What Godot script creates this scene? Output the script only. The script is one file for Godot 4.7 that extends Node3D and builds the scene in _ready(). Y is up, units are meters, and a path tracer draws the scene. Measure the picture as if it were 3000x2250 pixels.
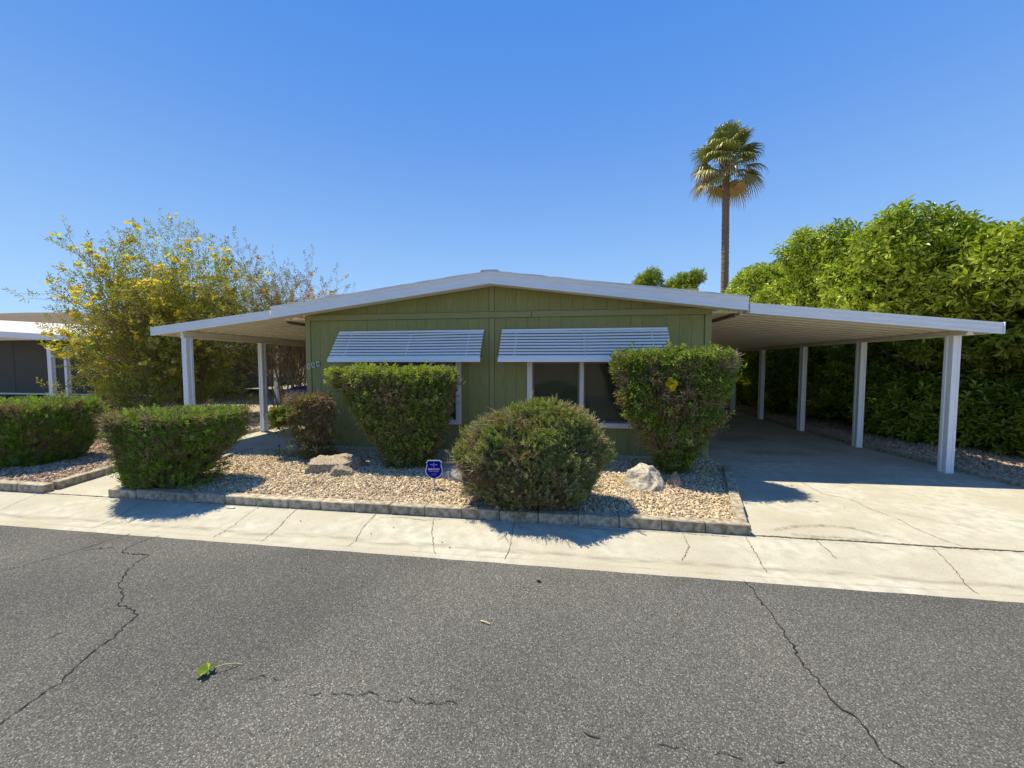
extends Node3D

# ---------------------------------------------------------------- mesh builder
class MB:
	var v := PackedVector3Array()
	var n := PackedVector3Array()
	var uv := PackedVector2Array()
	var uv2 := PackedVector2Array()
	var col := PackedColorArray()
	var idx := PackedInt32Array()
	func tri(a: Vector3, b: Vector3, c: Vector3, k := Color.WHITE) -> void:  # counter-clockwise seen from outside
		var nn := (b - a).cross(c - a).normalized()
		var i := v.size()
		v.append(a); v.append(b); v.append(c)
		n.append(nn); n.append(nn); n.append(nn)
		col.append(k); col.append(k); col.append(k)
		idx.append(i); idx.append(i + 2); idx.append(i + 1)
	func quad(a: Vector3, b: Vector3, c: Vector3, d: Vector3, k := Color.WHITE) -> void:
		var nn := (c - a).cross(d - b).normalized()
		var i := v.size()
		v.append(a); v.append(b); v.append(c); v.append(d)
		for q in 4:
			n.append(nn); col.append(k)
		idx.append(i); idx.append(i + 2); idx.append(i + 1)
		idx.append(i); idx.append(i + 3); idx.append(i + 2)
	func quad_out(a: Vector3, b: Vector3, c: Vector3, d: Vector3, centre: Vector3) -> void:
		if (c - a).cross(d - b).dot((a + c) * 0.5 - centre) < 0.0:
			quad(d, c, b, a)
		else:
			quad(a, b, c, d)
	func tri_out(a: Vector3, b: Vector3, c: Vector3, centre: Vector3) -> void:
		if (b - a).cross(c - a).dot(a - centre) < 0.0:
			tri(c, b, a)
		else:
			tri(a, b, c)
	func box(centre: Vector3, size: Vector3, bev := 0.0, basis := Basis.IDENTITY) -> void:
		var h := size * 0.5
		var b: float = minf(bev, minf(h.x, minf(h.y, h.z)) * 0.8)
		var P := func(s: Vector3, axis: int) -> Vector3:
			var q := Vector3(s.x * (h.x - b), s.y * (h.y - b), s.z * (h.z - b))
			q[axis] = s[axis] * h[axis]
			return centre + basis * q
		for axis in 3:
			var u := (axis + 1) % 3
			var w := (axis + 2) % 3
			for sg in [-1.0, 1.0]:
				var pts := []
				for e in [[-1.0, -1.0], [1.0, -1.0], [1.0, 1.0], [-1.0, 1.0]]:
					var s := Vector3.ZERO
					s[axis] = sg; s[u] = e[0]; s[w] = e[1]
					pts.append(P.call(s, axis))
				quad_out(pts[0], pts[1], pts[2], pts[3], centre)
			if b > 0.0:
				for e in [[-1.0, -1.0], [1.0, -1.0], [1.0, 1.0], [-1.0, 1.0]]:
					var s0 := Vector3.ZERO
					var s1 := Vector3.ZERO
					s0[axis] = -1.0; s1[axis] = 1.0
					s0[u] = e[0]; s1[u] = e[0]; s0[w] = e[1]; s1[w] = e[1]
					quad_out(P.call(s0, u), P.call(s1, u), P.call(s1, w), P.call(s0, w), centre)
		if b > 0.0:
			for sx in [-1.0, 1.0]:
				for sy in [-1.0, 1.0]:
					for sz in [-1.0, 1.0]:
						var s := Vector3(sx, sy, sz)
						tri_out(P.call(s, 0), P.call(s, 1), P.call(s, 2), centre)
	func prism(poly: PackedVector2Array, a: Vector3, b: Vector3, ux: Vector3, uy: Vector3) -> void:  # a polygon swept from a to b
		var m := poly.size()
		var area := 0.0
		for i in m:
			area += poly[i].cross(poly[(i + 1) % m])
		var flip: bool = (area > 0.0) == (ux.cross(uy).dot(b - a) < 0.0)
		for i in m:
			var p := poly[i]
			var q := poly[(i + 1) % m]
			var p0 := a + ux * p.x + uy * p.y
			var q0 := a + ux * q.x + uy * q.y
			var p1 := b + ux * p.x + uy * p.y
			var q1 := b + ux * q.x + uy * q.y
			if flip:
				quad(p1, q1, q0, p0)
			else:
				quad(p0, q0, q1, p1)
		var t := Geometry2D.triangulate_polygon(poly)
		var ax := (b - a)
		for i in range(0, t.size(), 3):
			var tr := [poly[t[i]], poly[t[i + 1]], poly[t[i + 2]]]
			for e in [[a, -1.0], [b, 1.0]]:
				var w := []
				for q in tr:
					w.append(e[0] + ux * q.x + uy * q.y)
				if (w[1] - w[0]).cross(w[2] - w[0]).dot(ax) * e[1] < 0.0:
					tri(w[2], w[1], w[0])
				else:
					tri(w[0], w[1], w[2])
	func tube(pts: PackedVector3Array, r0: float, r1: float, sides := 5, k := Color.WHITE) -> void:
		var m := pts.size()
		var i0 := v.size()
		var up := Vector3.UP
		for i in m:
			var d: Vector3 = (pts[mini(i + 1, m - 1)] - pts[maxi(i - 1, 0)]).normalized()
			if absf(d.dot(up)) > 0.97:
				up = Vector3.RIGHT
			var x := d.cross(up).normalized()
			var y := x.cross(d)
			var r := lerpf(r0, r1, float(i) / (m - 1))
			for s in sides:
				var a := TAU * s / sides
				var nn := x * cos(a) + y * sin(a)
				v.append(pts[i] + nn * r); n.append(nn); col.append(k)
		for i in m - 1:
			for s in sides:
				var a := i0 + i * sides + s
				var b := i0 + i * sides + (s + 1) % sides
				var c := b + sides
				var d := a + sides
				idx.append(a); idx.append(b); idx.append(c)
				idx.append(a); idx.append(c); idx.append(d)
	func mesh() -> ArrayMesh:
		var arr := []
		arr.resize(Mesh.ARRAY_MAX)
		arr[Mesh.ARRAY_VERTEX] = v
		arr[Mesh.ARRAY_NORMAL] = n
		arr[Mesh.ARRAY_COLOR] = col
		if uv.size() == v.size():
			arr[Mesh.ARRAY_TEX_UV] = uv
		if uv2.size() == v.size():
			arr[Mesh.ARRAY_TEX_UV2] = uv2
		arr[Mesh.ARRAY_INDEX] = idx
		var am := ArrayMesh.new()
		am.add_surface_from_arrays(Mesh.PRIMITIVE_TRIANGLES, arr)
		return am

# ---------------------------------------------------------------- naming and parenting
var used := {}
func numbered(parent: Node, called: String) -> String:
	var key := str(parent.get_instance_id()) + called
	var k: int = used.get(key, 0)
	used[key] = k + 1
	return called if k == 0 else "%s_%03d" % [called, k]

func thing(called: String, label: String, category: String, at: Vector3, group := "") -> Node3D:
	var o := Node3D.new()
	o.name = numbered(self, called)
	add_child(o)
	o.position = at
	o.set_meta("label", label)
	o.set_meta("category", category)
	if group != "":
		o.set_meta("group", group)
	return o

# a part whose mesh is given in world coordinates (at = ZERO) or about the world point at
func part(parent: Node3D, called: String, mesh: Mesh, m: Material, at := Vector3.ZERO, basis := Basis.IDENTITY) -> MeshInstance3D:
	var o := MeshInstance3D.new()
	o.name = numbered(parent, called)
	o.mesh = mesh
	o.material_override = m
	parent.add_child(o)
	o.transform = Transform3D(basis, at - world_of(parent))
	return o

func world_of(o: Node) -> Vector3:
	var p := Vector3.ZERO
	while o is Node3D and o != self:
		p += (o as Node3D).position
		o = o.get_parent()
	return p

func setting(called: String, mesh: Mesh, m: Material, label: String) -> MeshInstance3D:
	var o := part(self, called, mesh, m)
	o.set_meta("kind", "structure")
	o.set_meta("label", label)
	return o

# ---------------------------------------------------------------- materials
func lin(r: float, g: float, b: float) -> Color:
	return Color(r, g, b).linear_to_srgb()

func mat(c: Color, rough := 0.8, metal := 0.0) -> StandardMaterial3D:
	var m := StandardMaterial3D.new()
	m.albedo_color = c
	m.roughness = rough
	m.metallic = metal
	return m

func noise_of(seed_: int, freq: float, octaves := 4, type := FastNoiseLite.TYPE_SIMPLEX_SMOOTH) -> FastNoiseLite:
	var f := FastNoiseLite.new()
	f.seed = seed_
	f.noise_type = type
	f.frequency = freq
	f.fractal_octaves = octaves
	return f

# a seamless noise image run through a ramp of linear colours
func ramp_tex(size: int, seed_: int, freq: float, octaves: int, cols: Array, contrast := 1.0) -> ImageTexture:
	var im := noise_of(seed_, freq, octaves).get_seamless_image(size, size, false, false, 0.2)
	im.convert(Image.FORMAT_L8)
	var src := im.get_data()
	var lut := []
	for i in 256:
		var t: float = clampf((i / 255.0 - 0.5) * contrast + 0.5, 0.0, 1.0) * (cols.size() - 1)
		var k: int = mini(int(t), cols.size() - 2)
		var c: Color = (cols[k] as Color).lerp(cols[k + 1], t - k).linear_to_srgb()
		lut.append([c.r8, c.g8, c.b8])
	var out := PackedByteArray()
	out.resize(size * size * 3)
	for i in src.size():
		var l: Array = lut[src[i]]
		out[i * 3] = l[0]; out[i * 3 + 1] = l[1]; out[i * 3 + 2] = l[2]
	return ImageTexture.create_from_image(Image.create_from_data(size, size, false, Image.FORMAT_RGB8, out))

# splatted grains: the aggregate in asphalt or the sand in concrete; linear greys
func grain_tex(size: int, seed_: int, base: float, jitter: float, grains: int, rmin: float, rmax: float, lo: float, hi: float, power: float, tint := Vector3.ONE) -> ImageTexture:
	var rng := RandomNumberGenerator.new()
	rng.seed = seed_
	var g := PackedFloat32Array()
	g.resize(size * size)
	for i in g.size():
		g[i] = base * (1.0 + jitter * (rng.randf() - 0.5))
	for k in grains:
		var cx := rng.randf() * size
		var cy := rng.randf() * size
		var rx := rng.randf_range(rmin, rmax)
		var ry := rx * rng.randf_range(0.5, 1.0)
		var a := rng.randf() * PI
		var ca := cos(a)
		var sa := sin(a)
		var val := lerpf(lo, hi, pow(rng.randf(), power))
		var R := int(ceil(rx))
		for dy in range(-R, R + 1):
			for dx in range(-R, R + 1):
				var u := (dx * ca + dy * sa) / rx
				var w := (dy * ca - dx * sa) / ry
				if u * u + w * w < 1.0:
					g[posmod(int(cy) + dy, size) * size + posmod(int(cx) + dx, size)] = val * (0.9 + 0.2 * rng.randf())
	var out := PackedByteArray()
	out.resize(size * size * 3)
	var lut := PackedByteArray()
	lut.resize(4096)
	for i in 4096:
		lut[i] = Color(i / 4095.0, 0, 0).linear_to_srgb().r8
	for i in g.size():
		out[i * 3] = lut[clampi(int(g[i] * tint.x * 4095.0), 0, 4095)]
		out[i * 3 + 1] = lut[clampi(int(g[i] * tint.y * 4095.0), 0, 4095)]
		out[i * 3 + 2] = lut[clampi(int(g[i] * tint.z * 4095.0), 0, 4095)]
	return ImageTexture.create_from_image(Image.create_from_data(size, size, false, Image.FORMAT_RGB8, out))

func tri_tex(m: StandardMaterial3D, tex: Texture2D, scale: Vector3, bump := 0.0) -> StandardMaterial3D:
	m.albedo_texture = tex
	m.uv1_triplanar = true
	m.uv1_world_triplanar = true
	m.uv1_scale = scale
	if bump != 0.0:
		m.heightmap_enabled = true
		m.heightmap_texture = tex
		m.heightmap_scale = bump
	return m

func leaf_mat(rough := 0.55, through := 0.5, spec := 0.5) -> StandardMaterial3D:
	var m := mat(Color.WHITE, rough)
	m.vertex_color_use_as_albedo = true
	m.metallic_specular = spec
	m.backlight_enabled = true
	m.backlight = Color(through * 0.95, through, through * 0.35)
	return m

var M := {}
var C_SUN := Vector3(0.42, -1.0, 0.21)

func _ready() -> void:
	# ---- camera
	var cam := Camera3D.new()
	cam.name = "camera"
	add_child(cam)
	cam.fov = 89.9
	cam.near = 0.05
	cam.far = 6000.0
	var ya := deg_to_rad(8.3)
	var pi_ := deg_to_rad(-3.0)
	cam.position = Vector3(0, 1.65, 0)
	cam.look_at_from_position(cam.position, cam.position + Vector3(-sin(ya) * cos(pi_), sin(pi_), -cos(ya) * cos(pi_)))
	cam.current = true
	# ---- sky
	var env := Environment.new()
	env.background_mode = Environment.BG_SKY
	var sky := Sky.new()
	var sm := ProceduralSkyMaterial.new()
	sm.sky_top_color = lin(0.040, 0.160, 0.490)
	sm.sky_horizon_color = lin(0.35, 0.54, 0.72)
	sm.sky_curve = 0.215
	sm.ground_bottom_color = lin(0.16, 0.15, 0.12)
	sm.ground_horizon_color = lin(0.34, 0.36, 0.36)
	sm.ground_curve = 0.05
	sm.sun_angle_max = 6.0
	sm.sun_curve = 0.15
	sky.sky_material = sm
	env.sky = sky
	env.tonemap_mode = Environment.TONE_MAPPER_LINEAR
	env.tonemap_exposure = 1.6
	env.sdfgi_enabled = true
	env.ssao_enabled = true
	env.ssil_enabled = true
	var we := WorldEnvironment.new()
	we.name = "world_environment"
	we.environment = env
	add_child(we)
	# ---- sun: high, behind the house and to the left
	var sun := DirectionalLight3D.new()
	sun.name = "sun"
	add_child(sun)
	sun.look_at_from_position(Vector3.ZERO, C_SUN)
	sun.light_energy = 1.6
	sun.light_color = Color(1.0, 0.95, 0.84)
	sun.light_angular_distance = 0.5
	sun.shadow_enabled = true
	make_materials()
	build_ground()
	build_kerbs()
	build_gravel()
	build_house()
	build_covers()
	build_neighbour()
	build_shrubs()
	build_flowering()
	build_trees()
	build_palm()
	build_stones()
	build_small()

func make_materials() -> void:
	# street: aggregate close up, faded patches across metres
	var asphalt := mat(Color.WHITE, 0.92)
	var agg := grain_tex(1536, 11, 0.095, 1.1, 112000, 0.8, 3.6, 0.04, 0.30, 1.8, Vector3(1.0, 0.99, 0.925))
	asphalt.albedo_texture = agg
	asphalt.heightmap_enabled = true
	asphalt.heightmap_texture = agg
	asphalt.heightmap_scale = 0.5
	asphalt.detail_enabled = true
	asphalt.detail_blend_mode = BaseMaterial3D.BLEND_MODE_MUL
	asphalt.detail_uv_layer = BaseMaterial3D.DETAIL_UV_2
	asphalt.detail_albedo = ramp_tex(512, 5, 0.012, 5, [Color(0.70, 0.70, 0.70), Color(0.86, 0.86, 0.85), Color(1, 0.995, 0.97)], 1.3)
	asphalt.metallic_specular = 0.3
	M.asphalt = asphalt
	M.crack = mat(lin(0.012, 0.012, 0.011), 1.0)
	M.crack_concrete = mat(lin(0.13, 0.105, 0.07), 1.0)
	var sand := grain_tex(512, 12, 0.9, 0.2, 9000, 0.9, 2.4, 0.45, 1.0, 0.45)
	M.sand = sand
	# block edging, rocks, gravel base
	M.kerb = []
	for i in 4:
		var k: float = [1.0, 0.86, 1.08, 0.93][i]
		M.kerb.append(tri_tex(mat(Color.WHITE, 0.95), ramp_tex(256, 21 + i, 0.02, 5, [Color(0.21, 0.165, 0.105) * k, Color(0.34, 0.29, 0.21) * k, Color(0.45, 0.40, 0.31) * k], 1.6), Vector3(2.1, 2.1, 2.1), 0.6))
	M.cast = tri_tex(mat(Color.WHITE, 0.95), ramp_tex(256, 27, 0.02, 5, [Color(0.36, 0.32, 0.25), Color(0.50, 0.46, 0.38)], 1.5), Vector3(2.3, 2.3, 2.3), 0.4)
	M.gravel_base = tri_tex(mat(Color.WHITE, 1.0), grain_tex(512, 31, 0.16, 0.6, 5000, 3.0, 9.0, 0.14, 0.46, 1.0, Vector3(1.0, 0.82, 0.56)), Vector3(0.9, 0.9, 0.9))
	M.dirt = tri_tex(mat(Color.WHITE, 1.0), ramp_tex(512, 33, 0.02, 5, [Color(0.13, 0.09, 0.055), Color(0.27, 0.21, 0.14)], 1.4), Vector3(0.5, 0.5, 0.5))
	M.stone = mat(Color.WHITE, 0.9)
	M.stone.vertex_color_use_as_albedo = true
	# house
	M.siding = []
	for i in 3:
		var k: float = [1.0, 0.95, 1.04][i]
		var m := tri_tex(mat(Color.WHITE, 0.75), ramp_tex(256, 41 + i, 0.03, 4, [Color(0.245, 0.238, 0.088) * k, Color(0.30, 0.288, 0.108) * k], 1.5), Vector3(5.0, 0.35, 5.0), 0.12)
		m.metallic_specular = 0.3
		M.siding.append(m)
	M.trim = tri_tex(mat(Color.WHITE, 0.7), ramp_tex(256, 45, 0.03, 4, [Color(0.255, 0.247, 0.092), Color(0.295, 0.283, 0.106)], 1.2), Vector3(1.2, 5.0, 5.0), 0.1)
	M.white = tri_tex(mat(Color.WHITE, 0.45), ramp_tex(256, 47, 0.012, 5, [Color(0.80, 0.80, 0.78), Color(0.86, 0.86, 0.85)], 1.3), Vector3(0.8, 3.0, 0.8))
	M.cream = tri_tex(mat(Color.WHITE, 0.5), ramp_tex(256, 48, 0.012, 5, [Color(0.77, 0.71, 0.54), Color(0.82, 0.77, 0.61)], 1.3), Vector3(0.8, 0.8, 0.8))
	M.gutter_metal = mat(lin(0.20, 0.17, 0.13), 0.6)
	M.awning = tri_tex(mat(Color.WHITE, 0.4), ramp_tex(256, 49, 0.02, 4, [Color(0.76, 0.77, 0.78), Color(0.81, 0.82, 0.82)], 1.2), Vector3(0.7, 4.0, 4.0))
	M.roof = tri_tex(mat(Color.WHITE, 0.7), ramp_tex(256, 50, 0.02, 5, [Color(0.55, 0.55, 0.54), Color(0.72, 0.72, 0.71)], 1.3), Vector3(0.7, 0.7, 0.7), 0.3)
	M.frame = mat(lin(0.70, 0.68, 0.63), 0.5)
	M.sash = mat(lin(0.16, 0.15, 0.12), 0.5)
	var gl := mat(Color(0.16, 0.19, 0.15, 0.25), 0.03)
	gl.transparency = BaseMaterial3D.TRANSPARENCY_ALPHA
	gl.metallic_specular = 0.35
	M.glass = gl
	M.blind = mat(lin(0.14, 0.16, 0.08), 0.6)
	M.plate = mat(lin(0.55, 0.52, 0.40), 0.45)
	M.ink = mat(lin(0.012, 0.012, 0.012), 0.7)
	# plants
	M.leaf = leaf_mat(0.55, 0.8, 0.35)
	M.leaf_dull = leaf_mat(0.7, 0.7, 0.25)
	M.leaf_glossy = leaf_mat(0.42, 0.8, 0.45)
	M.petal = leaf_mat(0.7, 0.9, 0.2)
	M.bark = tri_tex(mat(Color.WHITE, 0.9), ramp_tex(256, 61, 0.04, 4, [Color(0.14, 0.11, 0.08), Color(0.30, 0.25, 0.185)], 1.5), Vector3(6, 2, 6))
	M.twig = tri_tex(mat(Color.WHITE, 0.9), ramp_tex(256, 62, 0.04, 4, [Color(0.24, 0.175, 0.095), Color(0.43, 0.33, 0.20)], 1.5), Vector3(6, 3, 6))

# height of the concrete gutter across the street's edge
var GP := [[-3.02, -0.006], [-3.09, 0.012], [-3.17, 0.006], [-3.25, 0.004], [-3.36, 0.010], [-3.55, 0.036], [-3.79, 0.050]]
func gutter_y(z: float) -> float:
	for i in GP.size() - 1:
		if z <= GP[i][0] and z >= GP[i + 1][0]:
			return lerpf(GP[i][1], GP[i + 1][1], (z - GP[i][0]) / (GP[i + 1][0] - GP[i][0]))
	return 0.05

func ribbon(mb: MB, flat: Array, width: float, yfn: Callable, rng: RandomNumberGenerator, jag := 1.0, broken := 0.0) -> void:
	var pts := []
	for i in range(0, flat.size() - 2, 2):
		var a := Vector2(flat[i], flat[i + 1])
		var b := Vector2(flat[i + 2], flat[i + 3])
		var k: int = maxi(2, int(a.distance_to(b) / 0.022))
		var nn := (b - a).orthogonal().normalized()
		for j in k:
			var p := a.lerp(b, float(j) / k)
			if i + j > 0:
				p += nn * rng.randf_range(-1, 1) * 0.010 * jag
			pts.append(p)
	pts.append(Vector2(flat[-2], flat[-1]))
	var breaks := noise_of(71, 4.0, 2)
	var prev_l := Vector3.ZERO
	var prev_r := Vector3.ZERO
	for i in pts.size():
		var d: Vector2 = (pts[mini(i + 1, pts.size() - 1)] - pts[maxi(i - 1, 0)]).normalized()
		var w: float = width * rng.randf_range(0.25, 1.0) * (0.15 if i == 0 or i == pts.size() - 1 else 1.0)
		var o: Vector2 = d.orthogonal() * w * 0.5
		var l: Vector2 = pts[i] + o
		var r: Vector2 = pts[i] - o
		var L := Vector3(l.x, yfn.call(l.y), l.y)
		var R := Vector3(r.x, yfn.call(r.y), r.y)
		if i > 0 and (broken == 0.0 or breaks.get_noise_2d(l.x, l.y) > broken - 0.5):
			if (R - prev_l).cross(L - prev_r).y > 0:
				mb.quad(prev_l, prev_r, R, L)
			else:
				mb.quad(L, R, prev_r, prev_l)
		prev_l = L
		prev_r = R

# a flat sheet with UVs in metres; x0..x1, z0..z1 with a height function and optional edge wobble
func sheet(x0: float, x1: float, zs: Array, step: float, yfn: Callable, uvs: Callable, uv2s: Callable, wob = null) -> ArrayMesh:
	var mb := MB.new()
	var nx: int = maxi(1, int(ceil((x1 - x0) / step)))
	for i in nx + 1:
		var x := lerpf(x0, x1, float(i) / nx)
		for j in zs.size():
			var z: float = zs[j]
			if wob != null:
				z += wob.call(x, j)
			var e := 0.01
			var p := Vector3(x, yfn.call(x, z), z)
			var dz: float = (yfn.call(x, z + e) - yfn.call(x, z - e)) / (2 * e)
			var dx: float = (yfn.call(x + e, z) - yfn.call(x - e, z)) / (2 * e)
			mb.v.append(p)
			mb.n.append(Vector3(-dx, 1, -dz).normalized())
			mb.uv.append(uvs.call(x, z)); mb.uv2.append(uv2s.call(x, z)); mb.col.append(Color.WHITE)
	var m := zs.size()
	for i in nx:
		for j in m - 1:
			var a := i * m + j
			var b := a + 1
			var c := a + m + 1
			var d := a + m
			# zs run from +z to -z : a near, b far ; seen from above clockwise = a, b, c
			mb.idx.append(a); mb.idx.append(b); mb.idx.append(c)
			mb.idx.append(a); mb.idx.append(c); mb.idx.append(d)
	return mb.mesh()

func frange(a: float, b: float, n: int) -> Array:
	var r := []
	for i in n + 1:
		r.append(lerpf(a, b, float(i) / n))
	return r

# a concrete colour map over a rectangle of ground: mottling, stains and rubber marks
func concrete_tex(w: int, h: int, x0: float, x1: float, z0: float, z1: float, seed_: int, marks: Array, bands: Array) -> ImageTexture:
	var big := noise_of(seed_, 0.8, 6)
	var fine := noise_of(seed_ + 1, 6.0, 3)
	var streak := noise_of(seed_ + 2, 1.5, 3)
	var out := PackedByteArray()
	out.resize(w * h * 3)
	for j in h:
		var z := lerpf(z0, z1, (j + 0.5) / h)
		for i in w:
			var x := lerpf(x0, x1, (i + 0.5) / w)
			var b := big.get_noise_2d(x, z * 1.6)
			var f := fine.get_noise_2d(x, z)
			var c := Color(0.435, 0.415, 0.335)
			c = c.lerp(Color(0.36, 0.325, 0.235), clampf(b * 1.0 + f * 0.7, 0.0, 0.75))
			c = c.lerp(Color(0.485, 0.47, 0.40), clampf(-b * 1.0 + f * 0.5, 0.0, 0.6))
			c *= 1.0 + 0.16 * f
			for q in bands:  # dried silt lines left by running water
				var wob: float = streak.get_noise_2d(x * 0.6, q[0] * 7.0) * q[3]
				var t: float = absf(z - q[0] - wob) / q[1]
				if t < 1.0:
					var s: float = streak.get_noise_2d(x * 2.2, z * 9.0)
					c = c.lerp(Color(0.27, 0.245, 0.20), clampf((1.0 - t) * q[2] * (0.75 + 1.2 * s), 0.0, 0.8))
			for q in marks:  # rubber marks: [x0, z0, x1, z1, half width, strength]
				var p := Vector2(x, z)
				var near := Geometry2D.get_closest_point_to_segment(p, Vector2(q[0], q[1]), Vector2(q[2], q[3]))
				var dd: float = p.distance_to(near) / q[4]
				if dd < 1.0:
					var grain: float = 0.6 + 1.1 * fine.get_noise_2d(x * 4.0 + 9.0, z * 9.0)
					c = c.lerp(Color(0.16, 0.145, 0.12), clampf((1.0 - dd) * q[5] * grain, 0.0, 0.8))
			c = c.linear_to_srgb()
			var k := (j * w + i) * 3
			out[k] = c.r8; out[k + 1] = c.g8; out[k + 2] = c.b8
	return ImageTexture.create_from_image(Image.create_from_data(w, h, false, Image.FORMAT_RGB8, out))

func concrete_mat(tex: Texture2D) -> StandardMaterial3D:
	var m := mat(Color.WHITE, 0.92)
	m.albedo_texture = tex
	m.detail_enabled = true
	m.detail_blend_mode = BaseMaterial3D.BLEND_MODE_MUL
	m.detail_uv_layer = BaseMaterial3D.DETAIL_UV_2
	m.detail_albedo = M.sand
	m.metallic_specular = 0.3
	return m

# lines of the beds and paths on the ground (x, z)
func driveway_left(z: float) -> float:
	return lerpf(1.62, 2.30, clampf((-3.79 - z) / 2.15, 0.0, 1.0)) if z > -6.5 else 2.24
func driveway_right(z: float) -> float:
	return lerpf(6.0, 5.56, clampf((-3.79 - z) / 4.7, 0.0, 1.0))

func build_ground() -> void:
	var rng := RandomNumberGenerator.new()
	rng.seed = 3
	# desert ground out to the horizon
	var mb := MB.new()
	mb.quad(Vector3(-2500, -0.06, 2500), Vector3(2500, -0.06, 2500), Vector3(2500, -0.06, -2500), Vector3(-2500, -0.06, -2500))
	setting("ground", mb.mesh(), M.dirt, "dry tan desert ground around the lots")
	# street
	var edge := noise_of(77, 2.5, 4)
	var zs := [7.0, 5.0, 3.0, 1.0, 0.0, -1.0, -2.0, -2.6, -3.0, -3.08, -3.085]
	var flat := func(_x: float, z: float) -> float: return 0.004 if z > -3.086 else -0.01
	var st := sheet(-60.0, 60.0, zs, 0.05, func(x, z): return 0.003 + 0.010 * clampf((z + 3.0) * 0.1, 0.0, 0.1) if z > -3.3 else 0.0, func(x, z): return Vector2(x, z) / 1.8, func(x, z): return Vector2(x, z) / 13.0, func(x, j): return edge.get_noise_1d(x) * 0.014 + edge.get_noise_1d(x * 9.0) * 0.006 if j >= 9 else 0.0)
	var street := setting("street", st, M.asphalt, "worn grey asphalt street with cracks and pale aggregate")
	var lines := {
		0: [0.010, [-3.86, -3.09, -3.91, -2.94, -3.89, -2.82, -3.86, -2.76, -3.74, -2.74, -3.62, -2.75, -3.56, -2.75, -3.52, -2.60, -3.49, -2.54, -3.38, -2.42, -3.30, -2.32, -3.23, -2.30, -3.18, -2.25, -3.10, -2.22, -3.03, -2.13, -2.88, -2.10, -2.78, -2.06, -2.76, -1.98, -2.69, -1.86, -2.68, -1.75, -2.64, -1.65, -2.58, -1.55, -2.58, -1.43, -2.57, -1.37, -2.55, -1.31, -2.53, -1.1]],
		1: [0.009, [-4.51, -2.32, -4.42, -2.39, -4.36, -2.50, -4.30, -2.63, -4.26, -2.78, -4.23, -2.92, -4.18, -3.08]],
		2: [0.009, [-4.23, -2.72, -4.08, -2.80, -3.93, -2.82]],
		3: [0.009, [-3.08, -1.79, -3.07, -1.82, -3.05, -1.85]],
		4: [0.0055, [-1.65, -1.70, -1.59, -1.73, -1.45, -1.73, -1.33, -1.72, -1.28, -1.66, -1.21, -1.68, -1.16, -1.70, -1.11, -1.69, -1.03, -1.70, -0.98, -1.72, -0.89, -1.70, -0.81, -1.69, -0.79, -1.73, -0.76, -1.73, -0.72, -1.70, -0.60, -1.71, -0.57, -1.73, -0.52, -1.72, -0.49, -1.69, -0.42, -1.67, -0.32, -1.68, -0.24, -1.69, -0.15, -1.69, -0.04, -1.70, 0.03, -1.68, 0.10, -1.65, 0.21, -1.65, 0.33, -1.66, 0.43, -1.65, 0.49, -1.66, 0.55, -1.64, 0.67, -1.65, 0.73, -1.64, 0.85, -1.65, 0.97, -1.64]],
		5: [0.010, [1.33, -3.08, 1.35, -2.93, 1.33, -2.80, 1.34, -2.68, 1.33, -2.54, 1.31, -2.46, 1.32, -2.38, 1.29, -2.31, 1.28, -2.22, 1.30, -2.14, 1.30, -2.09, 1.29, -2.02, 1.31, -1.96, 1.34, -1.91, 1.34, -1.84, 1.33, -1.79, 1.33, -1.74, 1.36, -1.70, 1.37, -1.66, 1.40, -1.4]],
	}
	for k in lines:
		var c := MB.new()
		ribbon(c, lines[k][1], lines[k][0], func(_z): return 0.0085, rng, 1.0, 0.52 if k == 4 else (0.3 if k == 2 else 0.0))
		part(street, "crack", c.mesh(), M.crack)
	# gutter: concrete, cast in lengths with joints
	var gt := concrete_tex(1536, 96, -14.0, 9.0, -3.02, -3.79, 81, [], [[-3.27, 0.055, 0.75, 0.05], [-3.13, 0.016, 0.55, 0.02], [-3.76, 0.03, 0.35, 0.02]])
	var gm := concrete_mat(gt)
	var gz := []
	for g in GP:
		gz.append(g[0])
	gz = [-3.02, -3.06, -3.09, -3.13, -3.17, -3.21, -3.25, -3.30, -3.36, -3.42, -3.48, -3.55, -3.63, -3.71, -3.79]
	var gw := noise_of(78, 3.0, 3)
	var gutter := setting("gutter", sheet(-14.0, 9.0, gz, 0.1, func(x, z): return gutter_y(clampf(z, -3.79, -3.02)) + gw.get_noise_2d(x, z * 2.0) * 0.002, func(x, z): return Vector2((x + 14.0) / 23.0, (z + 3.02) / -0.77), func(x, z): return Vector2(x, z) / 0.7), gm, "pale concrete rolled gutter along the street")
	var far_g := MB.new()
	for s in [[-60.0, -14.0], [9.0, 60.0]]:
		far_g.quad(Vector3(s[0], 0.012, -3.05), Vector3(s[1], 0.012, -3.05), Vector3(s[1], 0.05, -3.79), Vector3(s[0], 0.05, -3.79))
	var fg := tri_tex(mat(Color.WHITE, 0.92), ramp_tex(256, 84, 0.02, 5, [Color(0.38, 0.34, 0.25), Color(0.50, 0.46, 0.37)]), Vector3(0.5, 0.5, 0.5))
	part(gutter, "gutter_run", far_g.mesh(), fg)
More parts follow.
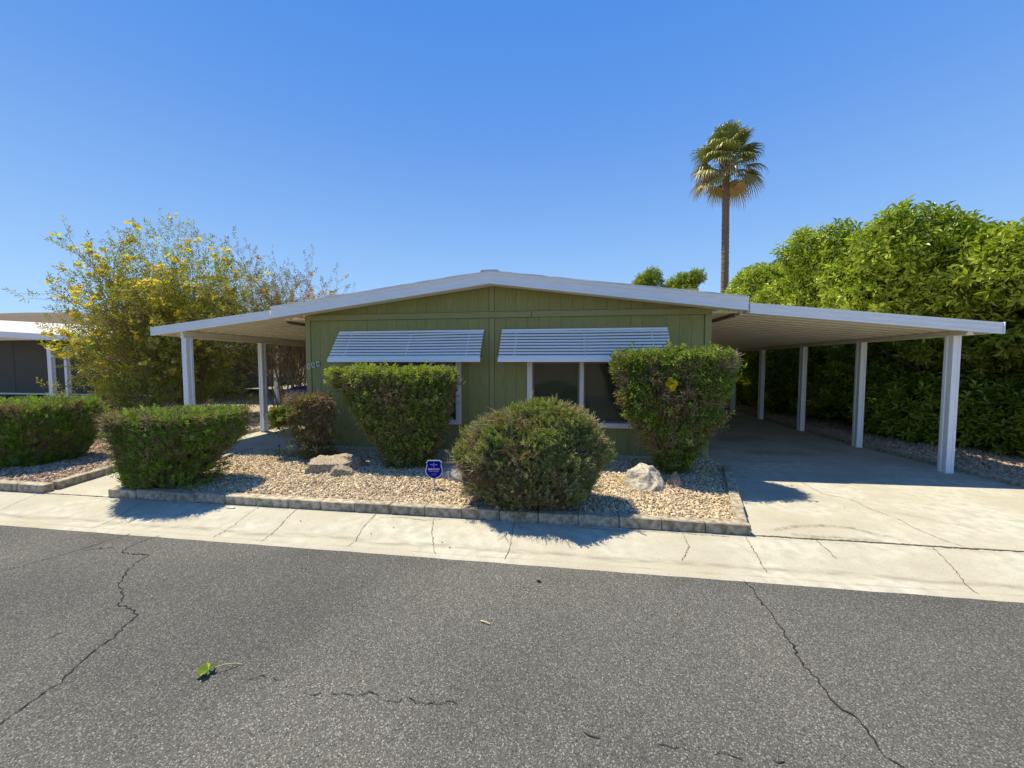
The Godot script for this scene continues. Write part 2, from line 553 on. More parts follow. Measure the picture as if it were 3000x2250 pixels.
	var glines := [[-3.41, -3.78, -3.35, -3.39, -3.31, -3.10], [-2.95, -3.78, -2.85, -3.37, -2.80, -3.10], [-4.88, -3.78, -4.72, -3.27, -4.69, -3.10], [-2.02, -3.78, -1.99, -3.42, -1.94, -3.23, -1.96, -3.10], [-1.38, -3.78, -1.29, -3.49, -1.12, -3.10], [-0.53, -3.78, -0.50, -3.29, -0.52, -3.10], [2.24, -3.78, 2.23, -3.58, 2.22, -3.47], [1.64, -3.78, 1.61, -3.57, 1.60, -3.46, 1.56, -3.21], [3.16, -3.78, 3.04, -3.44, 2.93, -3.21, 2.90, -3.10], [1.09, -3.78, 1.07, -3.52, 0.95, -3.29], [-6.45, -3.78, -6.3, -3.4, -6.2, -3.10], [-1.95, -3.70, -1.7, -3.73, -1.45, -3.70, -1.25, -3.75], [0.1, -3.74, 0.5, -3.72, 0.9, -3.76, 1.5, -3.74]]
	for l in glines:
		var c := MB.new()
		ribbon(c, l, 0.007, func(z): return gutter_y(z) + 0.005, rng, 0.7)
		part(gutter, "crack", c.mesh(), M.crack_concrete)
	# driveway: slabs with joints between them
	var marks := []
	for s in [[2.00, -3.96, 2.22, -4.07, 2.50, -4.13, 2.74, -4.11, 2.84, -4.02, 2.95, -3.95], [2.11, -3.87, 2.26, -3.85, 2.46, -3.86, 2.60, -3.84, 2.79, -3.85]]:
		for i in range(0, s.size() - 2, 2):
			marks.append([s[i], s[i + 1], s[i + 2], s[i + 3], 0.05, 0.75])
	for q in [[3.4, -7.4, 4.1, -7.5, 0.28, 0.7], [3.2, -8.6, 3.9, -8.9, 0.4, 0.8], [2.9, -6.7, 3.6, -6.8, 0.1, 0.5], [3.5, -4.6, 3.9, -4.3, 0.06, 0.3], [4.2, -4.7, 4.6, -4.5, 0.05, 0.3]]:
		marks.append(q)
	var dm := concrete_mat(concrete_tex(448, 768, 1.4, 6.4, -3.79, -17.5, 91, marks, []))
	var drive := Node3D.new()
	drive.name = "driveway"
	add_child(drive)
	drive.position = Vector3(4.0, 0.05, -9.0)
	drive.set_meta("kind", "structure")
	drive.set_meta("label", "pale concrete driveway running under the carport")
	var cuts := [-3.80, -6.11, -9.6, -13.2, -17.5]
	for i in 4:
		var s := MB.new()
		var zz := frange(cuts[i] - 0.006, cuts[i + 1] + 0.006, 10)
		for j in 10:
			var a: float = zz[j]
			var b: float = zz[j + 1]
			var y := 0.052
			var ps := [Vector3(driveway_left(a), y, a), Vector3(driveway_right(a), y, a), Vector3(driveway_right(b), y, b), Vector3(driveway_left(b), y, b)]
			s.quad(ps[0], ps[1], ps[2], ps[3])
			for p in ps:
				s.uv.append(Vector2((p.x - 1.4) / 5.0, (p.z + 3.79) / -13.71)); s.uv2.append(Vector2(p.x, p.z) / 0.8)
		for zc in [zz[0], zz[10]]:  # slab ends, down into the joint
			var xl := driveway_left(zc)
			var xr := driveway_right(zc)
			var ps := [Vector3(xl, 0.0, zc), Vector3(xr, 0.0, zc), Vector3(xr, 0.052, zc), Vector3(xl, 0.052, zc)]
			if zc == zz[10]:
				ps.reverse()
			s.quad(ps[0], ps[1], ps[2], ps[3])
			for p in ps:
				s.uv.append(Vector2((p.x - 1.4) / 5.0, (p.z + 3.79) / -13.71)); s.uv2.append(Vector2(p.x, p.z) / 0.8)
		part(drive, "slab", s.mesh(), dm)
	var jl := MB.new()
	for i in range(1, 4):
		jl.box(Vector3(4.0, 0.02, cuts[i]), Vector3(3.3, 0.04, 0.014))
	part(drive, "joint_filler", jl.mesh(), M.crack)
	var c1 := MB.new()
	ribbon(c1, [3.07, -6.09, 3.10, -5.87, 3.12, -5.64, 3.11, -5.16, 3.31, -5.00, 3.31, -4.67, 3.38, -4.43, 3.35, -4.16, 3.38, -3.93, 3.44, -3.81], 0.008, func(_z): return 0.0545, rng, 0.6)
	part(drive, "crack", c1.mesh(), M.crack_concrete)
	var c2 := MB.new()
	ribbon(c2, [1.78, -3.795, 2.6, -3.80, 3.4, -3.79, 4.3, -3.80, 5.2, -3.79, 5.98, -3.80], 0.024, func(_z): return 0.0565, rng, 0.6)
	part(drive, "dirt_joint", c2.mesh(), M.crack_concrete)
	# entry walk, left of the planting bed
	var wm := concrete_mat(concrete_tex(320, 512, -7.8, -4.6, -3.79, -17.0, 95, [], []))
	var walk := Node3D.new()
	walk.name = "walkway"
	add_child(walk)
	walk.position = Vector3(-6.0, 0.05, -8.0)
	walk.set_meta("kind", "structure")
	walk.set_meta("label", "concrete entry walk beside the planting bed")
	var L := [[-3.80, -6.40, -5.48], [-4.9, -6.70, -5.62], [-5.7, -6.88, -5.74], [-6.25, -7.0, -5.78]]
	var L2 := [[-6.262, -7.0, -4.80], [-7.3, -7.20, -4.80], [-9.2, -7.30, -4.80], [-11.5, -7.30, -4.80], [-14.0, -7.30, -4.80], [-17.0, -7.30, -4.80]]
	for run in [L, L2]:
		var s := MB.new()
		for i in run.size() - 1:
			var a: Array = run[i]
			var b: Array = run[i + 1]
			var ps := [Vector3(a[1], 0.052, a[0]), Vector3(a[2], 0.052, a[0]), Vector3(b[2], 0.052, b[0]), Vector3(b[1], 0.052, b[0])]
			s.quad(ps[0], ps[1], ps[2], ps[3])
			for p in ps:
				s.uv.append(Vector2((p.x + 7.8) / 3.2, (p.z + 3.79) / -13.21)); s.uv2.append(Vector2(p.x, p.z) / 0.8)
		part(walk, "slab", s.mesh(), wm)
	var c3 := MB.new()
	ribbon(c3, [-6.38, -3.795, -5.9, -3.80, -5.5, -3.795], 0.014, func(_z): return 0.0565, rng, 0.5)
	part(walk, "dirt_joint", c3.mesh(), M.crack_concrete)
	# far hill
	var hn := noise_of(301, 0.004, 4)
	var hill := MB.new()
	var rows := 14
	var cols := 60
	for i in cols + 1:
		var a := deg_to_rad(lerpf(-160.0, -20.0, float(i) / cols))
		for j in rows + 1:
			var r := lerpf(330.0, 700.0, float(j) / rows)
			var p := Vector2(sin(a) * r, -cos(a) * r)
			var ridge: float = clampf((-deg_to_rad(30.0) - a) / deg_to_rad(24.0), 0.0, 1.0)
			var y: float = sin(PI * j / rows) * 40.0 * ridge * (1.0 + 0.25 * hn.get_noise_1d(i * 60.0)) + hn.get_noise_2d(p.x, p.y) * 5.0 * ridge - 0.2
			hill.v.append(Vector3(p.x, y, p.y)); hill.n.append(Vector3.UP); hill.col.append(Color.WHITE)
	for i in cols:
		for j in rows:
			var a := i * (rows + 1) + j
			hill.idx.append_array(PackedInt32Array([a, a + rows + 2, a + rows + 1, a, a + 1, a + rows + 2]))
	for i in hill.idx.size() / 3:
		pass
	var hst := SurfaceTool.new()
	hst.create_from(hill.mesh(), 0)
	hst.generate_normals()
	var hm := tri_tex(mat(Color.WHITE, 1.0), ramp_tex(512, 302, 0.05, 5, [Color(0.03, 0.032, 0.018), Color(0.10, 0.07, 0.045), Color(0.17, 0.115, 0.075)], 2.4), Vector3(0.055, 0.055, 0.055))
	setting("hills", hst.commit(), hm, "low brown desert hill behind the neighbouring house")

# ---------------------------------------------------------------- block edging round the beds
func block_mesh(len_: float, h: float, w: float, seed_: int) -> ArrayMesh:
	var rng := RandomNumberGenerator.new()
	rng.seed = seed_
	var mb := MB.new()
	mb.box(Vector3(0, h * 0.5, 0), Vector3(len_, h, w), 0.008)
	for i in mb.v.size():
		var p := mb.v[i]
		var q := noise_of(seed_, 9.0, 2).get_noise_3dv(p)
		mb.v[i] = p + Vector3(0.004, 0.006, 0.006) * q
	return mb.mesh()

func kerb_run(root: Node3D, a: Vector2, b: Vector2, y: float, h: float, w: float, len_: float, meshes: Array, rng: RandomNumberGenerator) -> void:
	var d := (b - a)
	var k := int(round(d.length() / len_))
	var step := d / k
	var ang := atan2(-d.y, d.x)
	for i in k:
		var c := a + step * (i + 0.5)
		var bs := Basis(Vector3.UP, ang + rng.randf_range(-0.018, 0.018)) * Basis(Vector3.RIGHT, rng.randf_range(-0.03, 0.03)) * Basis.from_scale(Vector3(step.length() / len_ * 0.988, 1.0, 1.0))
		part(root, "block", meshes[i % meshes.size()], M.kerb[rng.randi() % 4], Vector3(c.x, y + rng.randf_range(-0.005, 0.004), c.y), bs)

func build_kerbs() -> void:
	var rng := RandomNumberGenerator.new()
	rng.seed = 8
	var meshes := []
	for i in 5:
		meshes.append(block_mesh(0.40, 0.112, 0.110, 400 + i))
	var a := thing("block_edging", "tan concrete block edging around the planting bed before the green house", "edging", Vector3(-2, 0.04, -3.85))
	kerb_run(a, Vector2(-5.46, -3.85), Vector2(1.70, -3.85), 0.04, 0.12, 0.115, 0.40, meshes, rng)
	kerb_run(a, Vector2(1.66, -3.92), Vector2(2.34, -6.02), 0.04, 0.12, 0.115, 0.40, meshes, rng)
	kerb_run(a, Vector2(-5.43, -3.93), Vector2(-5.70, -6.16), 0.02, 0.10, 0.115, 0.40, meshes, rng)
	var b := thing("block_edging", "tan concrete block edging turning a corner beside the entry walk", "edging", Vector3(-8, 0.04, -3.85))
	kerb_run(b, Vector2(-12.0, -3.85), Vector2(-6.41, -3.85), 0.04, 0.12, 0.115, 0.40, meshes, rng)
	kerb_run(b, Vector2(-6.46, -3.93), Vector2(-6.92, -5.7), 0.04, 0.12, 0.115, 0.40, meshes, rng)
	# low cast kerb beside the driveway
	var c := thing("driveway_kerb", "low grey concrete kerb between driveway and tree bed", "kerb", Vector3(5.8, 0.04, -7))
	for i in 12:
		var z0 := -3.85 - i * 1.0
		var z1 := z0 - 0.99
		var mb := MB.new()
		var p0 := Vector3(driveway_right(z0) + 0.06, 0.06, z0)
		var p1 := Vector3(driveway_right(z1) + 0.06, 0.06, z1)
		mb.prism(PackedVector2Array([Vector2(-0.05, -0.06), Vector2(0.05, -0.06), Vector2(0.05, 0.05), Vector2(0.035, 0.062), Vector2(-0.035, 0.062), Vector2(-0.05, 0.045)]), p0, p1, Vector3.RIGHT, Vector3.UP)
		part(c, "kerb_length", mb.mesh(), M.kerb[3])
	# scalloped edging past the walk
	var d := thing("scalloped_edging", "pale scalloped concrete edging behind the porch post", "edging", Vector3(-7.3, 0.05, -8))
	var sm := MB.new()
	var poly := PackedVector2Array([Vector2(-0.055, -0.02), Vector2(0.055, -0.02), Vector2(0.055, 0.05)])
	for k in 7:
		var t := PI * k / 6.0
		poly.append(Vector2(cos(t) * 0.055, 0.05 + sin(t) * 0.05))
	poly.append(Vector2(-0.055, 0.05))
	sm.prism(poly, Vector3(0, 0, -0.025), Vector3(0, 0, 0.025), Vector3.RIGHT, Vector3.UP)
	var scal := sm.mesh()
	var pth := [Vector2(-6.98, -5.95), Vector2(-7.22, -7.3), Vector2(-7.36, -9.2), Vector2(-7.36, -11.5)]
	for i in 3:
		var p: Vector2 = pth[i]
		var q: Vector2 = pth[i + 1]
		var k := int(p.distance_to(q) / 0.115)
		for j in k:
			var c2 := p.lerp(q, (j + 0.5) / k)
			part(d, "scallop", scal, M.cast, Vector3(c2.x, 0.05, c2.y), Basis(Vector3.UP, atan2(-(q - p).y, (q - p).x)))

# ---------------------------------------------------------------- gravel
func pebble_mesh(seed_: int) -> ArrayMesh:
	var rng := RandomNumberGenerator.new()
	rng.seed = seed_
	var t := (1.0 + sqrt(5.0)) / 2.0
	var vs := [Vector3(-1, t, 0), Vector3(1, t, 0), Vector3(-1, -t, 0), Vector3(1, -t, 0), Vector3(0, -1, t), Vector3(0, 1, t), Vector3(0, -1, -t), Vector3(0, 1, -t), Vector3(t, 0, -1), Vector3(t, 0, 1), Vector3(-t, 0, -1), Vector3(-t, 0, 1)]
	for i in vs.size():
		vs[i] = (vs[i] as Vector3).normalized() * rng.randf_range(0.72, 1.15)
	var f := [0, 11, 5, 0, 5, 1, 0, 1, 7, 0, 7, 10, 0, 10, 11, 1, 5, 9, 5, 11, 4, 11, 10, 2, 10, 7, 6, 7, 1, 8, 3, 9, 4, 3, 4, 2, 3, 2, 6, 3, 6, 8, 3, 8, 9, 4, 9, 5, 2, 4, 11, 6, 2, 10, 8, 6, 7, 9, 8, 1]
	var mb := MB.new()
	for i in range(0, f.size(), 3):
		mb.tri_out(vs[f[i]], vs[f[i + 1]], vs[f[i + 2]], Vector3.ZERO)
	return mb.mesh()

func multi(parent: Node, called: String, mesh: Mesh, m: Material, xf: Array, cols: Array) -> MultiMeshInstance3D:
	var mm := MultiMesh.new()
	mm.transform_format = MultiMesh.TRANSFORM_3D
	mm.use_colors = true
	mm.mesh = mesh
	mm.instance_count = xf.size()
	var buf := PackedFloat32Array()
	buf.resize(xf.size() * 16)
	for i in xf.size():
		var t: Transform3D = xf[i]
		var o := i * 16
		var b := t.basis
		buf[o] = b.x.x; buf[o + 1] = b.y.x; buf[o + 2] = b.z.x; buf[o + 3] = t.origin.x
		buf[o + 4] = b.x.y; buf[o + 5] = b.y.y; buf[o + 6] = b.z.y; buf[o + 7] = t.origin.y
		buf[o + 8] = b.x.z; buf[o + 9] = b.y.z; buf[o + 10] = b.z.z; buf[o + 11] = t.origin.z
		var c: Color = cols[i]
		buf[o + 12] = c.r; buf[o + 13] = c.g; buf[o + 14] = c.b; buf[o + 15] = 1.0
	mm.buffer = buf
	var o2 := MultiMeshInstance3D.new()
	o2.name = numbered(parent, called)
	o2.multimesh = mm
	o2.material_override = m
	parent.add_child(o2)
	if parent is Node3D and parent != self:
		o2.position = -world_of(parent)
	return o2

func bed_sheet(called: String, poly: PackedVector2Array, y: float, m: Material, label: String) -> void:
	var mb := MB.new()
	var t := Geometry2D.triangulate_polygon(poly)
	for i in range(0, t.size(), 3):
		var a := Vector3(poly[t[i]].x, y, poly[t[i]].y)
		var b := Vector3(poly[t[i + 1]].x, y, poly[t[i + 1]].y)
		var c := Vector3(poly[t[i + 2]].x, y, poly[t[i + 2]].y)
		if (b - a).cross(c - a).y > 0:
			mb.tri(a, b, c)
		else:
			mb.tri(c, b, a)
	setting(called, mb.mesh(), m, label)

func scatter_gravel(label: String, polys: Array, y: float, step: float, r0: float, r1: float, tones: Array, seed_: int) -> void:
	var rng := RandomNumberGenerator.new()
	rng.seed = seed_
	var hump := noise_of(seed_, 0.9, 3)
	var xf := []
	var cols := []
	for poly in polys:
		var lo := Vector2(1e9, 1e9)
		var hi := -lo
		for p in poly:
			lo = lo.min(p); hi = hi.max(p)
		var z := lo.y
		while z < hi.y:
			var x := lo.x
			while x < hi.x:
				var p := Vector2(x + rng.randf_range(-0.6, 0.6) * step, z + rng.randf_range(-0.6, 0.6) * step)
				x += step
				if not Geometry2D.is_point_in_polygon(p, poly):
					continue
				var r := lerpf(r0, r1, pow(rng.randf(), 1.6))
				var b := Basis.from_euler(Vector3(rng.randf() * TAU, rng.randf() * TAU, rng.randf() * TAU)) * Basis.from_scale(Vector3(r * rng.randf_range(0.9, 1.5), r * rng.randf_range(0.6, 0.95), r))
				xf.append(Transform3D(b, Vector3(p.x, y + r * 0.35 + rng.randf() * 0.008 + hump.get_noise_2d(p.x, p.y) * 0.018, p.y)))
				cols.append((tones[rng.randi() % tones.size()] as Color) * rng.randf_range(0.78, 1.15))
			z += step
	var o := multi(self, "gravel", pebble_mesh(500 + seed_), M.stone, xf, cols)
	o.set_meta("kind", "stuff")
	o.set_meta("label", label)
	o.set_meta("category", "gravel")

func build_gravel() -> void:
	var bed := PackedVector2Array([Vector2(-5.42, -3.88), Vector2(1.66, -3.88), Vector2(2.36, -6.1), Vector2(2.30, -6.56), Vector2(-4.80, -6.56), Vector2(-4.82, -6.24), Vector2(-5.70, -6.22)])
	var tan_tones := [Color(0.49, 0.385, 0.225), Color(0.55, 0.445, 0.285), Color(0.59, 0.50, 0.345), Color(0.42, 0.31, 0.165), Color(0.53, 0.415, 0.265), Color(0.37, 0.295, 0.20), Color(0.49, 0.36, 0.235), Color(0.62, 0.545, 0.40)]
	bed_sheet("gravel_bed", bed, 0.095, M.gravel_base, "tan gravel planting bed before the green house")
	scatter_gravel("loose tan and cream gravel filling the planting bed", [bed], 0.095, 0.026, 0.010, 0.024, tan_tones, 5)
	var lbed := PackedVector2Array([Vector2(-14.0, -3.88), Vector2(-6.47, -3.88), Vector2(-6.95, -5.8), Vector2(-7.2, -7.3), Vector2(-7.36, -9.2), Vector2(-7.36, -17.0), Vector2(-14.0, -17.0)])
	bed_sheet("gravel_bed", lbed, 0.085, M.gravel_base, "brownish gravel bed beyond the entry walk")
	var red_tones := [Color(0.42, 0.30, 0.19), Color(0.48, 0.36, 0.25), Color(0.36, 0.25, 0.17), Color(0.50, 0.41, 0.30), Color(0.33, 0.25, 0.18), Color(0.40, 0.27, 0.20)]
	var lnear := PackedVector2Array([Vector2(-10.5, -3.88), Vector2(-6.47, -3.88), Vector2(-6.95, -5.8), Vector2(-7.2, -7.3), Vector2(-7.36, -9.2), Vector2(-7.36, -11.0), Vector2(-9.0, -11.0), Vector2(-10.5, -6.5)])
	scatter_gravel("loose reddish tan gravel under the left hedge", [lnear], 0.085, 0.036, 0.012, 0.030, red_tones, 6)
	var rbed := PackedVector2Array([Vector2(6.06, -3.85), Vector2(12.0, -3.85), Vector2(12.0, -22.0), Vector2(5.62, -22.0), Vector2(5.62, -8.5)])
	bed_sheet("gravel_bed", rbed, 0.075, M.gravel_base, "gravel bed under the tall trees beside the driveway")
	var rnear := PackedVector2Array([Vector2(6.06, -3.9), Vector2(8.2, -3.9), Vector2(9.4, -9.5), Vector2(8.0, -15.5), Vector2(5.64, -15.5), Vector2(5.66, -8.5)])
	scatter_gravel("loose tan gravel under the tall trees", [rnear], 0.075, 0.040, 0.013, 0.032, red_tones, 7)

# ---------------------------------------------------------------- the green house
var WZ := -6.52
var WL := -4.80
var WR := 2.24
var RIDGE := Vector2(-1.27, 3.14)
var EL := Vector2(-5.24, 2.645)
var ER := Vector2(2.64, 2.63)
func roof_y(x: float) -> float:
	return lerpf(RIDGE.y, EL.y, (RIDGE.x - x) / (RIDGE.x - EL.x)) if x < RIDGE.x else lerpf(RIDGE.y, ER.y, (x - RIDGE.x) / (ER.x - RIDGE.x))

var WINDOWS := [[-3.67, -1.85, 0.585, 1.76], [-0.69, 1.15, 0.585, 1.76]]

func board(x0: float, x1: float, y0: float, ya: float, yb: float) -> ArrayMesh:  # slanted top from ya to yb, front face at local z 0
	var mb := MB.new()
	var c := 0.0016
	var poly := PackedVector2Array([Vector2(0, -0.007), Vector2(x1 - x0, -0.007), Vector2(x1 - x0, -c), Vector2(x1 - x0 - c, 0), Vector2(c, 0), Vector2(0, -c)])
	var w := x1 - x0
	var m := poly.size()
	for i in m:
		var p := poly[i]
		var q := poly[(i + 1) % m]
		var tp := lerpf(ya, yb, p.x / w)
		var tq := lerpf(ya, yb, q.x / w)
		mb.quad_out(Vector3(p.x, y0, p.y), Vector3(q.x, y0, q.y), Vector3(q.x, tq, q.y), Vector3(p.x, tp, p.y), Vector3(w * 0.5, (y0 + ya) * 0.5, -0.0035))
	return mb.mesh()

func build_house() -> void:
	var rng := RandomNumberGenerator.new()
	rng.seed = 21
	var h := thing("manufactured_house", "low olive green house with white gabled roof and louvred window awnings", "house", Vector3(-1.28, 0.05, WZ))
	var back := -21.0
	# walls: sides and back, then backing round the windows
	var mb := MB.new()
	mb.box(Vector3(WL + 0.05, 1.24, (WZ + back) * 0.5 - 0.1), Vector3(0.1, 2.4, WZ - back - 0.2))
	mb.box(Vector3(WR - 0.05, 1.24, (WZ + back) * 0.5 - 0.1), Vector3(0.1, 2.4, WZ - back - 0.2))
	mb.box(Vector3(-1.28, 1.24, back), Vector3(WR - WL, 2.4, 0.1))
	mb.box(Vector3(-1.28, 1.6, WZ - 0.32), Vector3(WR - WL - 0.22, 2.6, 0.04))
	part(h, "wall", mb.mesh(), M.siding[0])
	var sh := MB.new()
	var z1 := WZ - 0.0085
	var zc := z1 - 0.02
	var xs := [WL + 0.004, WINDOWS[0][0], WINDOWS[0][1], WINDOWS[1][0], WINDOWS[1][1], WR - 0.004]
	for i in 5:
		if i % 2 == 0:
			sh.box(Vector3((xs[i] + xs[i + 1]) * 0.5, 1.27, zc), Vector3(xs[i + 1] - xs[i], 2.36, 0.04))
		else:
			sh.box(Vector3((xs[i] + xs[i + 1]) * 0.5, 0.34, zc), Vector3(xs[i + 1] - xs[i], 0.50, 0.04))
			sh.box(Vector3((xs[i] + xs[i + 1]) * 0.5, 2.105, zc), Vector3(xs[i + 1] - xs[i], 0.69, 0.04))
	sh.prism(PackedVector2Array([Vector2(WL + 0.01, 2.45), Vector2(WR - 0.01, 2.45), Vector2(WR - 0.01, roof_y(WR) - 0.13), Vector2(RIDGE.x, RIDGE.y - 0.13), Vector2(WL + 0.01, roof_y(WL) - 0.13)]), Vector3(0, 0, z1), Vector3(0, 0, z1 - 0.04), Vector3.RIGHT, Vector3.UP)
	part(h, "wall_sheathing", sh.mesh(), M.siding[1])
	# siding boards, one by one
	var cache := {}
	var bw := 0.186
	for half in [[WL + 0.105, RIDGE.x - 0.078], [RIDGE.x + 0.018, WR - 0.105]]:
		var x0: float = half[0]
		var x1: float = half[1]
		var k := int(round((x1 - x0) / bw))
		var w := (x1 - x0) / k
		for i in k:
			var a := x0 + w * i
			var b := a + w - (0.005 if (i + 1) % 6 == 0 else 0.0022)
			var mid := (a + b) * 0.5
			var spans := [[0.13, 2.43]]
			for q in WINDOWS:
				if b > q[0] + 0.02 and a < q[1] - 0.02:
					spans = [[0.13, q[2] - 0.005], [q[3] + 0.005, 2.43]]
			for s in spans:
				var key := "%.3f %.3f %.3f" % [b - a, s[0], s[1]]
				if not cache.has(key):
					cache[key] = board(0, b - a, s[0], s[1], s[1])
				part(h, "siding_board", cache[key], M.siding[rng.randi() % 3], Vector3(a, 0, WZ + rng.randf_range(-0.0015, 0.001)))
			part(h, "siding_board", board(0, b - a, 2.545, roof_y(a) - 0.115, roof_y(b) - 0.115), M.siding[rng.randi() % 3], Vector3(a, 0, WZ))
	# trim
	for t in [[Vector3(WL + 0.05, 1.29, WZ + 0.004), Vector3(0.1, 2.34, 0.024)], [Vector3(WR - 0.05, 1.29, WZ + 0.004), Vector3(0.1, 2.34, 0.024)], [Vector3(RIDGE.x - 0.03, 1.28, WZ + 0.004), Vector3(0.085, 2.30, 0.024)], [Vector3(RIDGE.x - 0.03, 2.77, WZ + 0.004), Vector3(0.085, 0.45, 0.024)], [Vector3((WL + -0.62) * 0.5, 2.487, WZ + 0.007), Vector3(-0.62 - WL - 0.004, 0.1, 0.028)], [Vector3((WR - 0.612) * 0.5, 2.487, WZ + 0.007), Vector3(WR + 0.612, 0.1, 0.028)]]:
		var m := MB.new()
		m.box(t[0], t[1], 0.004)
		part(h, "trim_board", m.mesh(), M.trim)
	var ft := MB.new()
	ft.box(Vector3(-1.28, 0.085, WZ - 0.02), Vector3(WR - WL + 0.02, 0.09, 0.12), 0.01)
	part(h, "footing", ft.mesh(), M.cast)
	# roof: two slopes with thickness, ridge cap, fascia, soffit
	var fz := -6.20
	for side in 2:
		var e: Vector2 = EL if side == 0 else ER
		var rf := MB.new()
		var poly := PackedVector2Array([RIDGE + Vector2(0, 0.0), e, e - Vector2(0, 0.05), RIDGE - Vector2(0, 0.05)])
		rf.prism(poly, Vector3(0, 0.0, fz - 0.02), Vector3(0, 0, back - 0.3), Vector3.RIGHT, Vector3.UP)
		var roof := part(h, "roof_slope", rf.mesh(), M.roof)
		var dir := (Vector3(e.x, e.y, 0) - Vector3(RIDGE.x, RIDGE.y, 0)).normalized()
		# raised seams across the roof
		for i in 12:
			var sm := MB.new()
			var zz := fz - 0.5 - i * 1.2
			sm.prism(PackedVector2Array([Vector2(-0.03, 0), Vector2(0.03, 0), Vector2(0.015, 0.02), Vector2(-0.015, 0.02)]), Vector3(RIDGE.x, RIDGE.y, zz), Vector3(e.x, e.y, zz), Vector3.BACK, Vector3.UP)
			part(roof, "seam", sm.mesh(), M.roof)
		# fascia: three folds of sheet metal
		var fp := PackedVector2Array([Vector2(-0.03, -0.19), Vector2(0.0, -0.19), Vector2(0.008, -0.185), Vector2(0.008, -0.150), Vector2(-0.006, -0.142), Vector2(-0.006, -0.052), Vector2(0.002, -0.045), Vector2(0.002, 0.0), Vector2(0.012, 0.002), Vector2(0.012, 0.012), Vector2(-0.03, 0.012)])
		var fb := MB.new()
		var A := Vector3(RIDGE.x, RIDGE.y, fz)
		var E := Vector3(e.x, e.y, fz)
		fb.prism(fp, A, E, Vector3.BACK, Vector3.UP)
		part(h, "fascia", fb.mesh(), M.white)
		# a buckled strip of roofing along the edge
		var rs := MB.new()
		var prev := A + Vector3(0, 0.014, 0)
		for i in range(1, 25):
			var p := A.lerp(E, i / 24.0) + Vector3(0, 0.014 + rng.randf_range(-0.002, 0.006), 0)
			rs.prism(PackedVector2Array([Vector2(-0.12, 0), Vector2(0.006, 0), Vector2(0.006, 0.008), Vector2(-0.12, 0.010)]), prev, p, Vector3.BACK, Vector3.UP)
			prev = p
		part(h, "roof_edge_strip", rs.mesh(), M.roof)
		# soffit under the gable overhang
		var so := MB.new()
		so.prism(PackedVector2Array([Vector2(RIDGE.x, RIDGE.y - 0.17), Vector2(e.x, e.y - 0.17), Vector2(e.x, e.y - 0.155), Vector2(RIDGE.x, RIDGE.y - 0.155)]), Vector3(0, 0, fz - 0.031), Vector3(0, 0, WZ + 0.019), Vector3.RIGHT, Vector3.UP)
		part(h, "soffit", so.mesh(), M.cream)
		# eave board along the side
		var ev := MB.new()
		var wx: float = WL if side == 0 else WR
		ev.box(Vector3((e.x + wx) * 0.5, 2.46, (fz + back) * 0.5 - 0.15), Vector3(absf(e.x - wx) - 0.004, 0.02, fz - back - 0.4))
		part(h, "eave_board", ev.mesh(), M.cream)
		var gm := MB.new()
		gm.box(Vector3(e.x + (0.03 if side == 0 else -0.03), 2.425, (fz + back) * 0.5 - 0.15), Vector3(0.05, 0.05, fz - back - 0.42), 0.006)
		part(h, "eave_gutter", gm.mesh(), M.gutter_metal)
	var rc := MB.new()
	rc.prism(PackedVector2Array([Vector2(-0.16, -0.012), Vector2(0.16, -0.012), Vector2(0.13, 0.012), Vector2(-0.13, 0.012)]), Vector3(RIDGE.x, RIDGE.y + 0.02, fz + 0.014), Vector3(RIDGE.x, RIDGE.y + 0.024, back - 0.3), Vector3.RIGHT, Vector3.UP)
	part(h, "ridge_cap", rc.mesh(), M.roof)
	# windows
	for wi in 2:
		var q: Array = WINDOWS[wi]
		var w0: float = q[0]
		var w1: float = q[1]
		var y0: float = q[2]
		var y1: float = q[3]
		var win := MeshInstance3D.new()
		var fm := MB.new()
		var zf := WZ + 0.006
		fm.box(Vector3(w0 + 0.045, (y0 + y1) * 0.5, zf), Vector3(0.09, y1 - y0, 0.05), 0.005)
		fm.box(Vector3(w1 - 0.045, (y0 + y1) * 0.5, zf), Vector3(0.09, y1 - y0, 0.05), 0.005)
		fm.box(Vector3((w0 + w1) * 0.5, y1 - 0.04, zf), Vector3(w1 - w0 - 0.182, 0.08, 0.05), 0.005)
		fm.box(Vector3((w0 + w1) * 0.5, y0 + 0.04, zf + 0.004), Vector3(w1 - w0 - 0.182, 0.08, 0.06), 0.005)
		var mid: float = (w0 + w1) * 0.5 - 0.005
		fm.box(Vector3(mid, (y0 + y1) * 0.5, zf - 0.004), Vector3(0.07, y1 - y0 - 0.162, 0.046), 0.005)
		var wn := part(h, "window", fm.mesh(), M.frame)
		wn.set_meta("label", "white framed window behind the tapered hedge" if wi == 0 else "white framed window with blinds behind the round bush")
		for s in 2:
			var a: float = w0 + 0.092 if s == 0 else mid + 0.037
			var b: float = mid - 0.037 if s == 0 else w1 - 0.092
			var sa := MB.new()
			var zs := WZ - 0.03
			for t in [[a + 0.014, 0.028, 1], [b - 0.014, 0.028, 1]]:
				sa.box(Vector3(t[0], (y0 + y1) * 0.5, zs), Vector3(t[1], y1 - y0 - 0.164, 0.02))
			for t in [y0 + 0.094, y1 - 0.094]:
				sa.box(Vector3((a + b) * 0.5, t, zs), Vector3(b - a - 0.057, 0.026, 0.02))
			part(wn, "sash", sa.mesh(), M.sash)
			var gp := MB.new()
			gp.box(Vector3((a + b) * 0.5, (y0 + y1) * 0.5, zs - 0.006), Vector3(b - a - 0.058, y1 - y0 - 0.22, 0.004))
			part(wn, "pane", gp.mesh(), M.glass)
			var bl := MB.new()
			var yy := y0 + 0.09
